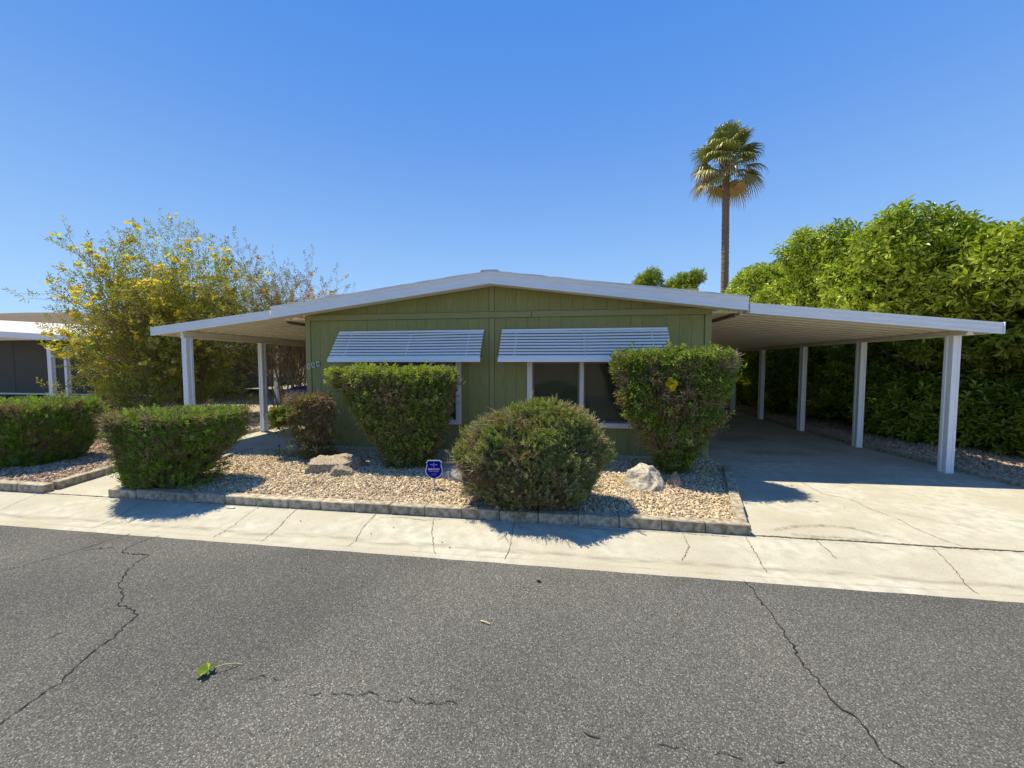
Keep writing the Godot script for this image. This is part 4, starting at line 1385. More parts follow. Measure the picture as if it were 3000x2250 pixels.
func petals(r: float, seed_: int) -> ArrayMesh:
	var rng := RandomNumberGenerator.new()
	rng.seed = seed_
	var mb := MB.new()
	for i in 6:
		var a := i * TAU / 6.0 + rng.randf_range(-0.2, 0.2)
		var d := Vector3(cos(a), 0.5, sin(a)).normalized()
		var s := Vector3(-sin(a), 0, cos(a))
		var v := rng.randf_range(0.85, 1.1)
		var k := Color(v, v, v)
		mb.tri(Vector3.ZERO, d * r * 0.7 + s * r * 0.45, d * r * 1.1 + Vector3.UP * r * 0.1, k)
		mb.tri(Vector3.ZERO, d * r * 1.1 + Vector3.UP * r * 0.1, d * r * 0.7 - s * r * 0.45, k)
	return mb.mesh()

# a few crossing bare twiglets
func twig_mesh(seed_: int) -> ArrayMesh:
	var rng := RandomNumberGenerator.new()
	rng.seed = seed_
	var mb := MB.new()
	for i in 5:
		var d := Vector3(rng.randf_range(-0.7, 0.7), 1.0, rng.randf_range(-0.7, 0.7)).normalized()
		var o := Vector3(rng.randf_range(-0.03, 0.03), 0, rng.randf_range(-0.03, 0.03))
		var m := o + d * 0.06 + Vector3(rng.randf_range(-0.012, 0.012), 0, rng.randf_range(-0.012, 0.012))
		mb.tube(PackedVector3Array([o, m, o + d * rng.randf_range(0.10, 0.15)]), 0.0026, 0.0012, 3)
	return mb.mesh()

func twig_shell(root: Node3D, mesh: Mesh, prof: Array, e: float, n: int, seed_: int) -> void:
	foliage(root, "twigs", mesh, M.stone, shrub_points(prof, e, n, 0.10, 0.08, 2.0, seed_), func(p, nn, rng): return pick([Color(0.26, 0.185, 0.095), Color(0.33, 0.25, 0.14), Color(0.40, 0.32, 0.19), Color(0.18, 0.125, 0.065)], rng), 0.8, 1.4, 0.4, 0.8, seed_ + 1)

func scaffold(root: Node3D, base: Vector3, foot: float, prof: Array, n: int, r: float, seed_: int) -> void:
	var t := []
	for q in shrub_points(prof, 2.4, n, 0.10, 0.0, 1.0, seed_):
		var p: Vector3 = q[0]
		if p.y > prof[0][0] + 0.25:
			t.append(p)
	stems(root, base, foot, t, r, r * 0.3, M.twig, seed_ + 1, 0.12)

func hedge(root: Node3D, prof: Array, e: float, n: int, depth: float, mesh: Mesh, greens: Array, dry: Array, twigs: Mesh, seed_: int, limit: float, keep = null) -> void:
	var nz := noise_of(seed_, 1.4, 3)
	var top: float = prof[-1][0]
	var pts := shrub_points(prof, e, n, depth, 0.045, 2.0, seed_ + 1, keep)
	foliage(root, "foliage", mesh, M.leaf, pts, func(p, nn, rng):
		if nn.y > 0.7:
			return pick(greens, rng) * 1.15  # top leaves lightened: sunlit brightness put into their colour
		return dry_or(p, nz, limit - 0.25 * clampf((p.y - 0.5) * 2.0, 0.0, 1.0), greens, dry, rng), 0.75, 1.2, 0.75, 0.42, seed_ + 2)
	var b: Array = prof[0]
	scaffold(root, Vector3(b[3], b[0], b[4]), 0.2, prof, 46, 0.016, seed_ + 3)
	foliage(root, "twigs", twigs, M.stone, shrub_points(prof, e, 2600, 0.10, 0.05, 2.0, seed_ + 4, keep), func(p, nn, rng): return pick([Color(0.26, 0.185, 0.095), Color(0.33, 0.25, 0.14), Color(0.17, 0.12, 0.065)], rng), 0.8, 1.3, 0.4, 0.8, seed_ + 5)

# ---------------------------------------------------------------- branching plants
var ENV := []   # centre and radii no branch grows beyond, while it is set
func grow(mb: MB, p: Vector3, d: Vector3, ln: float, r: float, level: int, kids: Array, bend: float, up: float, rng: RandomNumberGenerator, tips: Array) -> void:
	if ENV.size() == 2 and level > 0 and ((p + d * ln * 0.7 - ENV[0]) / ENV[1]).length() > 1.0:
		return
	var pts := PackedVector3Array([p])
	var dir := d
	var k := 4
	for i in k:
		dir = (dir + Vector3(rng.randf_range(-1, 1), rng.randf_range(-1, 1), rng.randf_range(-1, 1)) * bend + Vector3.UP * up).normalized()
		pts.append(pts[-1] + dir * ln / k)
	mb.tube(pts, r, r * 0.55, 6 if level == 0 else (4 if level < 3 else 3))
	if level >= kids.size():
		for i in range(1, k + 1):
			tips.append([pts[i], dir, i == k])
		return
	for c in int(kids[level]):
		var at: int = rng.randi_range(1 if level > 0 else 2, k)
		var a := rng.randf() * TAU
		var x := dir.cross(Vector3(0.3, 0.1, 0.9)).normalized()
		var side := x * cos(a) + x.cross(dir) * sin(a)
		var nd := (dir + side * rng.randf_range(0.35, 0.95)).normalized()
		grow(mb, pts[at], nd, ln * rng.randf_range(0.5, 0.78), r * 0.5, level + 1, kids, bend, up, rng, tips)

func build_flowering() -> void:
	var rng := RandomNumberGenerator.new()
	rng.seed = 701
	var leafy := sprig(7, 0.085, 0.022, 0.14, 0.95, 702)
	var bloom := petals(0.066, 703)
	# ---- yellow flowering tree
	var t := thing("flowering_tree", "tall airy tree with yellow flowers beside the porch cover", "tree", Vector3(-11.3, 0.08, -9.9))
	var mb := MB.new()
	var tips := []
	var lean := [[-0.85, 0.35], [-0.7, -0.4], [-0.5, 0.5], [-0.25, 0.0], [0.0, 0.4], [0.12, -0.4], [0.3, 0.2], [0.5, -0.2], [-0.8, 0.0], [-0.6, 0.1], [0.02, 0.0], [-0.35, -0.5], [0.22, 0.6], [-0.15, 0.15]]
	ENV = [Vector3(-11.5, 2.4, -9.9), Vector3(3.4, 3.8, 3.0)]
	for l in lean:
		var d := Vector3(l[0] * 0.62, 1.35, l[1] * 0.7).normalized()
		var ln: float = 2.0 + 0.5 * rng.randf() - 0.95 * absf(l[0] + 0.05)
		grow(mb, Vector3(-11.3 + l[0] * 0.28, 0.08, -9.9 + l[1] * 0.25), d, ln, 0.05, 0, [6, 5, 4], 0.16, 0.03, rng, tips)
	for i in 20:   # low shoots round the foot
		var a := rng.randf() * TAU
		grow(mb, Vector3(-11.4 + cos(a) * 0.5, 0.08, -9.7 + sin(a) * 0.4), Vector3(cos(a) * rng.randf_range(0.5, 1.4) - 0.25, 1.0, sin(a) * 0.8 + 0.3).normalized(), rng.randf_range(0.8, 1.35), 0.018, 1, [5, 4, 4], 0.16, 0.01, rng, tips)
	part(t, "trunk", mb.mesh(), M.twig)
	var pts := []
	var fl := []
	for q in tips:
		var env: Vector3 = (q[0] - Vector3(-11.5, 2.4, -9.9)) / Vector3(3.6, 3.85, 3.2)
		if env.length() > 1.0:
			continue
		for rep in 1:
			pts.append([q[0] + Vector3(rng.randf_range(-0.08, 0.08), rng.randf_range(-0.08, 0.08), rng.randf_range(-0.08, 0.08)), q[1]])
		if q[2] and rng.randf() < 0.26 and q[0].y > 1.2:
			for k in rng.randi_range(3, 6):
				fl.append([q[0] + Vector3(rng.randf_range(-0.09, 0.09), rng.randf_range(-0.05, 0.09), rng.randf_range(-0.09, 0.09)), Vector3(0, 0.4, 0.4)])
	ENV = []
	for q in blob_points([[Vector3(-11.5, 3.9, -9.9), Vector3(1.9, 1.75, 1.6)], [Vector3(-13.3, 2.6, -9.8), Vector3(1.6, 1.1, 1.4)], [Vector3(-9.7, 3.2, -9.9), Vector3(1.6, 1.4, 1.4)], [Vector3(-11.6, 1.9, -9.7), Vector3(2.7, 1.5, 1.6)]], 30.0, 0.4, 706):
		pts.append(q)
		if rng.randf() < 0.035 and q[0].y > 1.8 and q[1].z > -0.3:
			for k in rng.randi_range(3, 6):
				fl.append([q[0] + q[1] * 0.25 + Vector3(rng.randf_range(-0.1, 0.1), rng.randf_range(-0.05, 0.1), rng.randf_range(-0.1, 0.1)), Vector3(0, 0.4, 0.4)])
	var gy := [Color(0.30, 0.33, 0.045), Color(0.37, 0.38, 0.065), Color(0.22, 0.26, 0.03), Color(0.43, 0.41, 0.09), Color(0.36, 0.30, 0.09)]
	foliage(t, "crown", leafy, M.leaf, pts, func(p, n, r): return pick(gy, r), 0.8, 1.35, 0.5, 0.6, 704)
	foliage(t, "blossom", bloom, M.petal, fl, func(p, n, r): return pick([Color(0.82, 0.62, 0.08), Color(0.86, 0.72, 0.22), Color(0.80, 0.54, 0.07), Color(0.86, 0.78, 0.42)], r, 0.1), 0.7, 1.2, 0.3, 0.8, 705)
	# ---- brown stemmed shrub with orange flowers behind the porch
	var s := thing("flowering_shrub", "dry brown stemmed shrub with orange flowers behind the porch post", "shrub", Vector3(-8.9, 0.08, -11.2))
	var sb := MB.new()
	var st := []
	for i in 18:
		var a := rng.randf() * TAU
		var d := Vector3(cos(a) * rng.randf_range(0.1, 0.75), 1.2, sin(a) * rng.randf_range(0.1, 0.6)).normalized()
		grow(sb, Vector3(-8.9 + cos(a) * 0.35, 0.08, -11.2 + sin(a) * 0.35), d, rng.randf_range(1.7, 2.45), 0.028, 0, [6, 5, 3], 0.17, 0.03, rng, st)
	part(s, "stems", sb.mesh(), M.twig)
	var sp := []
	var sf := []
	for q in st:
		if rng.randf() < 0.8:
			sp.append([q[0], q[1]])
		if q[2] and q[0].y > 2.5 and rng.randf() < 0.13:
			for k in 3:
				sf.append([q[0] + Vector3(rng.randf_range(-0.07, 0.07), rng.randf_range(-0.04, 0.07), rng.randf_range(-0.07, 0.07)), Vector3(0, 0.4, 0.4)])
	foliage(s, "foliage", leafy, M.leaf_dull, sp, func(p, n, r): return pick([Color(0.26, 0.18, 0.08), Color(0.22, 0.21, 0.05), Color(0.33, 0.24, 0.11), Color(0.18, 0.16, 0.045)], r), 0.6, 1.05, 0.2, 0.8, 714)
	foliage(s, "blossom", bloom, M.petal, sf, func(p, n, r): return pick([Color(0.70, 0.30, 0.14), Color(0.72, 0.42, 0.20), Color(0.66, 0.36, 0.26)], r, 0.1), 0.6, 1.0, 0.3, 0.8, 715)
	# ---- green oleander with red flowers, further back
	var o := thing("flowering_shrub", "leafy green shrub with red flowers near the blue bin", "shrub", Vector3(-8.4, 0.08, -13.6))
	var ob := MB.new()
	var ot := []
	for i in 14:
		var a := rng.randf() * TAU
		var d := Vector3(cos(a) * rng.randf_range(0.1, 0.75), 1.1, sin(a) * rng.randf_range(0.1, 0.7)).normalized()
		grow(ob, Vector3(-8.4 + cos(a) * 0.3, 0.08, -13.6 + sin(a) * 0.3), d, rng.randf_range(0.9, 1.5), 0.03, 0, [5, 4, 2], 0.15, 0.02, rng, ot)
	part(o, "stems", ob.mesh(), M.bark)
	var op := []
	var of := []
	for q in ot:
		op.append([q[0], q[1]])
		if q[2] and rng.randf() < 0.10:
			for k in 4:
				of.append([q[0] + Vector3(rng.randf_range(-0.07, 0.07), rng.randf_range(-0.04, 0.07), rng.randf_range(-0.07, 0.07)), Vector3(0, 0.4, 0.4)])
	foliage(o, "foliage", sprig(7, 0.13, 0.026, 0.14, 0.9, 722), M.leaf, op, func(p, n, r): return pick([Color(0.10, 0.165, 0.04), Color(0.15, 0.21, 0.05), Color(0.075, 0.125, 0.025)], r), 0.8, 1.3, 0.2, 0.7, 724)
	foliage(o, "blossom", bloom, M.petal, of, func(p, n, r): return pick([Color(0.50, 0.03, 0.05), Color(0.55, 0.06, 0.08)], r, 0.1), 0.6, 1.0, 0.3, 0.8, 725)

# ---------------------------------------------------------------- broadleaf trees
func blob_points(blobs: Array, per_m2: float, depth: float, seed_: int) -> Array:
	var rng := RandomNumberGenerator.new()
	rng.seed = seed_
	var nz := noise_of(seed_, 1.1, 3)
	var out := []
	for bi in blobs.size():
		var b: Array = blobs[bi]
		var c: Vector3 = b[0]
		var r: Vector3 = b[1]
		var area := 4.0 * PI * pow((pow(r.x * r.y, 1.6) + pow(r.x * r.z, 1.6) + pow(r.y * r.z, 1.6)) / 3.0, 1.0 / 1.6)
		for i in int(area * per_m2):
			var u := Vector3(rng.randfn(), rng.randfn(), rng.randfn()).normalized()
			var dep := -log(maxf(rng.randf(), 0.001)) * depth
			var k := 1.0 - dep / minf(r.x, minf(r.y, r.z)) + nz.get_noise_3dv(c + u * r) * 0.22
			if k < 0.15:
				continue
			var p := c + u * r * k
			if p.y < 0.12:
				continue
			var inside := false
			for bj in blobs.size():
				if bj != bi:
					var q: Vector3 = (p - blobs[bj][0]) / blobs[bj][1]
					if q.length_squared() < 0.45:
						inside = true
						break
			if not inside or rng.randf() < 0.12:
				out.append([p, (u / r).normalized()])
	return out

func leafy_tree(label: String, base: Vector3, h: float, rx: float, rz: float, low: float, seed_: int, mesh: Mesh, group: String, dens := 125.0, lean := 0.0) -> void:
	var rng := RandomNumberGenerator.new()
	rng.seed = seed_
	var t := thing("ficus_tree", label, "tree", base, group)
	var blobs := [[base + Vector3(0, lerpf(low, h, 0.5), 0), Vector3(rx * 0.52, (h - low) * 0.42, rz * 0.52)]]
	for i in 30:
		var a := i * 2.4 + rng.randf_range(-0.4, 0.4)
		var y := lerpf(low + 0.3, h - 0.45, fposmod(i * 0.382 + 0.1, 1.0))
		var f := rng.randf_range(0.6, 0.98) * (1.0 if y < h - 0.8 else 0.78)
		var s := rng.randf_range(0.30, 0.56)
		blobs.append([base + Vector3(cos(a) * rx * f - lean * clampf((y - 2.2) * 2.0, 0.0, 1.0), y, sin(a) * rz * f), Vector3(s * rng.randf_range(0.9, 1.25), s * rng.randf_range(0.8, 1.1), s * rng.randf_range(0.9, 1.25))])
	if lean > 0.0:   # crown reaching over the carport roof, added to shade the growth below
		for i in 5:
			blobs.append([base + Vector3(-rx - lean * rng.randf_range(0.3, 0.8), rng.randf_range(3.0, maxf(3.1, h - 0.9)), lerpf(-1.1, 1.1, i / 4.0)), Vector3(0.7, 0.55, 0.6)])
	for i in 9:   # skirt of low growth
		var a := i * TAU / 9.0 + rng.randf_range(-0.2, 0.2)
		if low < 0.6:
			blobs.append([base + Vector3(cos(a) * rx * 0.66, 0.45 + rng.randf() * 0.5, sin(a) * rz * 0.66), Vector3(0.55, rng.randf_range(0.5, 0.8), 0.55)])
	var pts := blob_points(blobs, dens, 0.12, seed_ + 1)
	var tone := rng.randf_range(0.9, 1.1)
	var cs := [Color(0.26, 0.33, 0.028) * tone, Color(0.32, 0.39, 0.04) * tone, Color(0.18, 0.25, 0.02) * tone, Color(0.39, 0.45, 0.07) * tone]
	foliage(t, "crown", mesh, M.leaf_glossy, pts, func(p, n, r): return pick(cs, r), 0.75, 1.25, 0.6, 0.42, seed_ + 2)
	var mb := MB.new()
	var tips := []
	for i in 3:
		var a := rng.randf() * TAU
		grow(mb, base + Vector3(cos(a) * 0.12, 0, sin(a) * 0.12), Vector3(cos(a) * 0.16, 1, sin(a) * 0.16).normalized(), h * 0.34, 0.085, 0, [4, 3, 2], 0.12, 0.05, rng, tips)
	part(t, "trunk", mb.mesh(), M.bark)

func build_trees() -> void:
	var lf := sprig(8, 0.105, 0.046, 0.15, 1.35, 801, 0.22, 0.22)
	var lf2 := sprig(8, 0.125, 0.056, 0.17, 1.35, 802, 0.22, 0.22)
	var G := "tall trees along the carport"
	# one row of dense trees beside the carport, planted close together
	leafy_tree("dense bright green tree at the street end of the carport row", Vector3(8.6, 0.07, -7.3), 3.9, 1.45, 1.35, 0.1, 810, lf, G, 125.0, 0.35)
	leafy_tree("second dense tree of the carport row, behind the first post", Vector3(7.95, 0.07, -9.2), 4.75, 1.5, 1.4, 0.15, 820, lf, G, 125.0, 0.55)
	leafy_tree("third dense tree of the carport row, the highest crown", Vector3(7.75, 0.07, -11.3), 5.15, 1.5, 1.45, 0.2, 830, lf, G, 125.0, 0.55)
	leafy_tree("fourth dense tree of the carport row, between third post and back", Vector3(7.6, 0.07, -13.7), 5.1, 1.45, 1.45, 0.3, 840, lf2, G, 110.0, 0.25)
	leafy_tree("fifth dense tree of the carport row", Vector3(7.5, 0.07, -16.1), 4.6, 1.35, 1.4, 0.2, 850, lf2, G, 100.0)
	leafy_tree("sixth dense tree of the carport row, at the foot of the palm", Vector3(7.4, 0.07, -18.7), 4.35, 1.4, 1.5, 0.1, 860, lf2, G, 90.0)
	leafy_tree("broad tree closing the view at the back end of the carport", Vector3(5.0, 0.0, -22.0), 4.0, 2.4, 1.3, 0.1, 870, lf2, "", 90.0)
	# a second, lower row behind the first fills the gaps between its trunks
	for i in 5:
		leafy_tree("low dense tree of the back row, behind the carport trees", Vector3(11.6 - 0.25 * i, 0.0, -6.0 - i * 3.1), 3.2, 1.7, 1.8, 0.05, 910 + i * 10, lf2, "low trees behind the carport row", 60.0)
	# tree tops above the roof
	leafy_tree("green tree top showing above the roof, nearer the ridge", Vector3(4.3, 0.0, -24.0), 7.2, 1.15, 1.1, 2.5, 880, lf2, "tree tops behind the roof", 95.0)
	leafy_tree("green tree top showing above the roof, nearer the palm", Vector3(6.7, 0.0, -24.0), 7.3, 1.3, 1.1, 2.5, 890, lf2, "tree tops behind the roof", 95.0)
	# a tree in the background left, behind the porch
	leafy_tree("dark green tree behind the porch cover and flowering shrubs", Vector3(-9.6, 0.0, -18.5), 3.6, 2.4, 1.4, 0.1, 900, lf2, "", 70.0)

# ---------------------------------------------------------------- palm
func build_palm() -> void:
	var base := Vector3(9.32, 0.0, -25.0)
	var top := 13.6
	var t := thing("palm_tree", "tall fan palm with shaggy crown behind the carport", "palm", base)
	var mb := MB.new()
	var rng := RandomNumberGenerator.new()
	rng.seed = 901
	var pts := 120
	var sides := 14
	var centre := func(y: float) -> Vector3: return base + Vector3(-0.16 * pow(y / top, 1.5), y, 0)
	for i in pts:   # ringed trunk
		var y0 := top * i / pts
		var y1 := top * (i + 1) / pts
		var r := lerpf(0.26, 0.185, sqrt(float(i) / pts)) * rng.randf_range(0.97, 1.03)
		var c0: Vector3 = centre.call(y0)
		var c1: Vector3 = centre.call(y1)
		var k := rng.randf_range(0.8, 1.2)
		for s in sides:
			var a := TAU * s / sides
			var b := TAU * (s + 1) / sides
			var ea := Vector3(cos(a), 0, sin(a))
			var eb := Vector3(cos(b), 0, sin(b))
			mb.quad_out(c0 + ea * r * 1.06, c0 + eb * r * 1.06, c1 + eb * r * 0.96, c1 + ea * r * 0.96, (c0 + c1) * 0.5)
	part(t, "trunk", mb.mesh(), tri_tex(mat(Color.WHITE, 0.95), ramp_tex(256, 902, 0.03, 4, [Color(0.13, 0.08, 0.045), Color(0.25, 0.165, 0.10), Color(0.34, 0.24, 0.155)], 1.5), Vector3(1.5, 5.0, 1.5)))
	# old leaf bases
	var hub: Vector3 = centre.call(top)
	for i in 40:
		var a := i * 2.4
		var d := Vector3(cos(a), 0, sin(a))
		var y: float = -0.9 + 1.1 * i / 40.0
		var bm := MB.new()
		var o := hub + Vector3(0, y, 0) + d * 0.18
		bm.tube(PackedVector3Array([o, o + d * 0.14 + Vector3.UP * 0.16, o + d * 0.2 + Vector3.UP * 0.34]), 0.06, 0.03, 5)
		part(t, "leaf_base", bm.mesh(), M.twig)
	var fm := leaf_mat(0.5, 0.5)
	for i in 40:
		var u := (i + 0.5) / 40.0
		var az := i * 2.39996 + rng.randf_range(-0.25, 0.25)
		var el := lerpf(1.45, -0.65, pow(u, 0.95)) + rng.randf_range(-0.15, 0.15)
		var f := MB.new()
		fan(f, hub + Vector3(0, lerpf(0.35, -0.55, u), 0), az, el, u, rng)
		part(t, "frond", f.mesh(), fm)

func fan(f: MB, o: Vector3, az: float, el: float, age: float, rng: RandomNumberGenerator) -> void:
	var d := Vector3(cos(az) * cos(el), sin(el), sin(az) * cos(el))
	var pl := rng.randf_range(0.9, 1.25)
	var stalk := Color(0.20, 0.22, 0.08) if age < 0.7 else Color(0.26, 0.19, 0.10)
	var sag := Vector3.DOWN * 0.12 * cos(el)
	f.tube(PackedVector3Array([o, o + d * pl * 0.5 - sag * 0.4, o + d * pl + sag]), 0.028, 0.016, 5, stalk)
	var hub := o + d * pl + sag
	d = (d + sag * 0.9).normalized()
	var s := d.cross(Vector3.UP)
	if s.length() < 0.2:
		s = Vector3(-sin(az), 0, cos(az))
	s = s.normalized().rotated(d, rng.randf_range(-0.4, 0.4))
	var nn := s.cross(d).normalized()
	var n := 26
	var L := rng.randf_range(1.1, 1.45)
	var green := Color(0.17, 0.20, 0.04) * rng.randf_range(0.8, 1.25)
	var tan := Color(0.48, 0.34, 0.16) * rng.randf_range(0.8, 1.2)
	var dead: float = clampf((age - 0.62) * 2.6, 0.0, 1.0) * rng.randf()
	for i in n:
		var t := (i + 0.5) / n * 2.0 - 1.0
		var a := t * 1.75
		var e := (d * cos(a) + s * sin(a)).normalized()
		var ll := L * (1.0 - 0.28 * absf(t)) * rng.randf_range(0.88, 1.05)
		var w := e.cross(nn).normalized()
		var p0 := hub
		var p1 := hub + e * ll * 0.5 + nn * 0.06 * (1.0 - t * t)
		var p2 := hub + e * ll * 0.78 + Vector3.DOWN * ll * (0.06 + 0.10 * age)
		var p3 := hub + e * ll * 0.92 + Vector3.DOWN * ll * (0.22 + 0.25 * age) * rng.randf_range(0.7, 1.3)
		var g := green.lerp(tan, dead)
		var tip := green.lerp(tan, clampf(dead + 0.25 + 0.5 * age * rng.randf(), 0.0, 1.0))
		var z := nn * 0.022 * (1.0 if i % 2 == 0 else -1.0)
		f.quad(p0 - w * 0.012, p0 + w * 0.012, p1 + w * 0.042 + z, p1 - w * 0.042 - z, g)
		f.quad(p1 - w * 0.042 - z, p1 + w * 0.042 + z, p2 + w * 0.026, p2 - w * 0.026, g)
		f.tri(p2 - w * 0.026, p2 + w * 0.026, p3, tip)

# ---------------------------------------------------------------- rocks
func rock_mesh(centre: Vector3, r: Vector3, seed_: int, cuts: Array, rough := 0.16, turn := 0.0) -> ArrayMesh:
	var sp := SphereMesh.new()
	sp.radial_segments = 56
	sp.rings = 32
	sp.radius = 1.0
	sp.height = 2.0
	var arr := sp.get_mesh_arrays()
	var vs: PackedVector3Array = arr[Mesh.ARRAY_VERTEX]
	var n1 := noise_of(seed_, 0.9, 4, FastNoiseLite.TYPE_SIMPLEX)
	var n2 := noise_of(seed_ + 1, 3.2, 3, FastNoiseLite.TYPE_SIMPLEX)
	n2.fractal_type = FastNoiseLite.FRACTAL_RIDGED
	var st := SurfaceTool.new()
	var out := PackedVector3Array()
	for p in vs:
		var u := p.normalized()
		for c in cuts:
			var n: Vector3 = (c[0] as Vector3).normalized()
			var over: float = u.dot(n) - c[1]
			if over > 0.0:
				u -= n * over * 0.93
		u *= 1.0 + rough * n1.get_noise_3dv(p * 1.4) + 0.05 * n2.get_noise_3dv(p)
		var q := Basis(Vector3.UP, turn) * (u * r)
		q.y = maxf(q.y, -0.02)
		out.append(centre + q)
	var idx: PackedInt32Array = arr[Mesh.ARRAY_INDEX]
	st.begin(Mesh.PRIMITIVE_TRIANGLES)
	st.set_smooth_group(0)
	for i in idx:
		st.add_vertex(out[i])
	st.index()
	st.generate_normals()
	return st.commit()

func rock(called: String, label: String, at: Vector3, r: Vector3, seed_: int, cuts: Array, m: Material, turn := 0.0, rough := 0.16) -> void:
	var o := part(self, called, rock_mesh(Vector3.ZERO, r, seed_, cuts, rough, turn), m, at)
	o.set_meta("label", label)
	o.set_meta("category", "rock")
	o.set_meta("group", "rocks in the planting bed")

func build_stones() -> void:
	var grey := tri_tex(mat(Color.WHITE, 0.9), ramp_tex(512, 951, 0.018, 6, [Color(0.12, 0.095, 0.06), Color(0.31, 0.25, 0.17), Color(0.44, 0.39, 0.31), Color(0.24, 0.185, 0.115)], 2.4), Vector3(2.2, 3.4, 2.2), 2.5)
	var pale := tri_tex(mat(Color.WHITE, 0.85), ramp_tex(512, 952, 0.015, 6, [Color(0.22, 0.19, 0.14), Color(0.41, 0.375, 0.30), Color(0.49, 0.455, 0.375)], 2.0), Vector3(1.8, 3.6, 1.8), 2.5)
	var pink := tri_tex(mat(Color.WHITE, 0.9), ramp_tex(256, 953, 0.03, 5, [Color(0.19, 0.13, 0.10), Color(0.38, 0.28, 0.22)], 1.8), Vector3(3, 3, 3), 0.8)
	var slate := tri_tex(mat(Color.WHITE, 0.9), ramp_tex(256, 954, 0.02, 5, [Color(0.16, 0.16, 0.155), Color(0.28, 0.28, 0.27)], 1.6), Vector3(2, 2, 2), 0.8)
	var top := [Vector3(0.02, 1, 0.12), 0.52]
	rock("boulder", "flat topped brown and grey boulder near the house corner", Vector3(-3.37, 0.09, -5.14), Vector3(0.46, 0.30, 0.32), 961, [top, [Vector3(0.2, 0.1, 1), 0.62], [Vector3(-1, 0.1, 0.1), 0.7], [Vector3(1, 0.2, 0.3), 0.72], [Vector3(0.6, 0.5, 0.9), 0.74]], grey, 0.12)
	rock("rock", "small pale rock leaning on the flat boulder", Vector3(-3.12, 0.09, -4.90), Vector3(0.15, 0.17, 0.10), 962, [[Vector3(0.3, 1, 0.2), 0.6], [Vector3(0, 0.2, 1), 0.6]], grey, 0.5)
	rock("boulder", "smooth pale grey boulder under the blossoming shrub", Vector3(1.0, 0.09, -5.02), Vector3(0.28, 0.28, 0.26), 963, [[Vector3(0.5, 0.7, 0.6), 0.66], [Vector3(-0.6, 0.5, 0.5), 0.74], [Vector3(-0.2, 1, 0), 0.8], [Vector3(0.9, 0.1, 0.2), 0.75]], pale, 0.4, 0.2)
	rock("rock", "small pinkish pointed rock beside the pale boulder", Vector3(1.38, 0.09, -5.02), Vector3(0.14, 0.20, 0.12), 964, [[Vector3(0.9, 0.7, 0.3), 0.45], [Vector3(-0.8, 0.6, 0.4), 0.5], [Vector3(0, 0.5, 1), 0.55]], pink, 0.3)
	rock("boulder", "dark grey flat boulder half under the round bush", Vector3(-1.38, 0.09, -4.92), Vector3(0.30, 0.22, 0.2), 965, [[Vector3(0.1, 1, 0.3), 0.55], [Vector3(-0.3, 0.2, 1), 0.66]], slate, -0.2)
	rock("rock", "brown broken rock at the edge of the round bush", Vector3(-1.13, 0.09, -4.30), Vector3(0.13, 0.12, 0.09), 966, [[Vector3(0.4, 1, 0.4), 0.5], [Vector3(-0.7, 0.5, 0.5), 0.5]], pink, 0.8)
	rock("rock", "tan fist sized rock next to the broken brown rock", Vector3(-1.02, 0.09, -4.16), Vector3(0.07, 0.06, 0.06), 967, [], pink)
	for i in 5:
		var p: Vector3 = [Vector3(-7.72, 0.08, -7.6), Vector3(-8.0, 0.08, -8.2), Vector3(-7.7, 0.08, -8.75), Vector3(-8.1, 0.08, -9.3), Vector3(-7.75, 0.08, -9.9)][i]
		rock("flagstone", "flat brown stone in the bed behind the scalloped edging", p, Vector3(0.28, 0.08, 0.17), 970 + i, [[Vector3.UP, 0.5]], grey, i * 0.7)

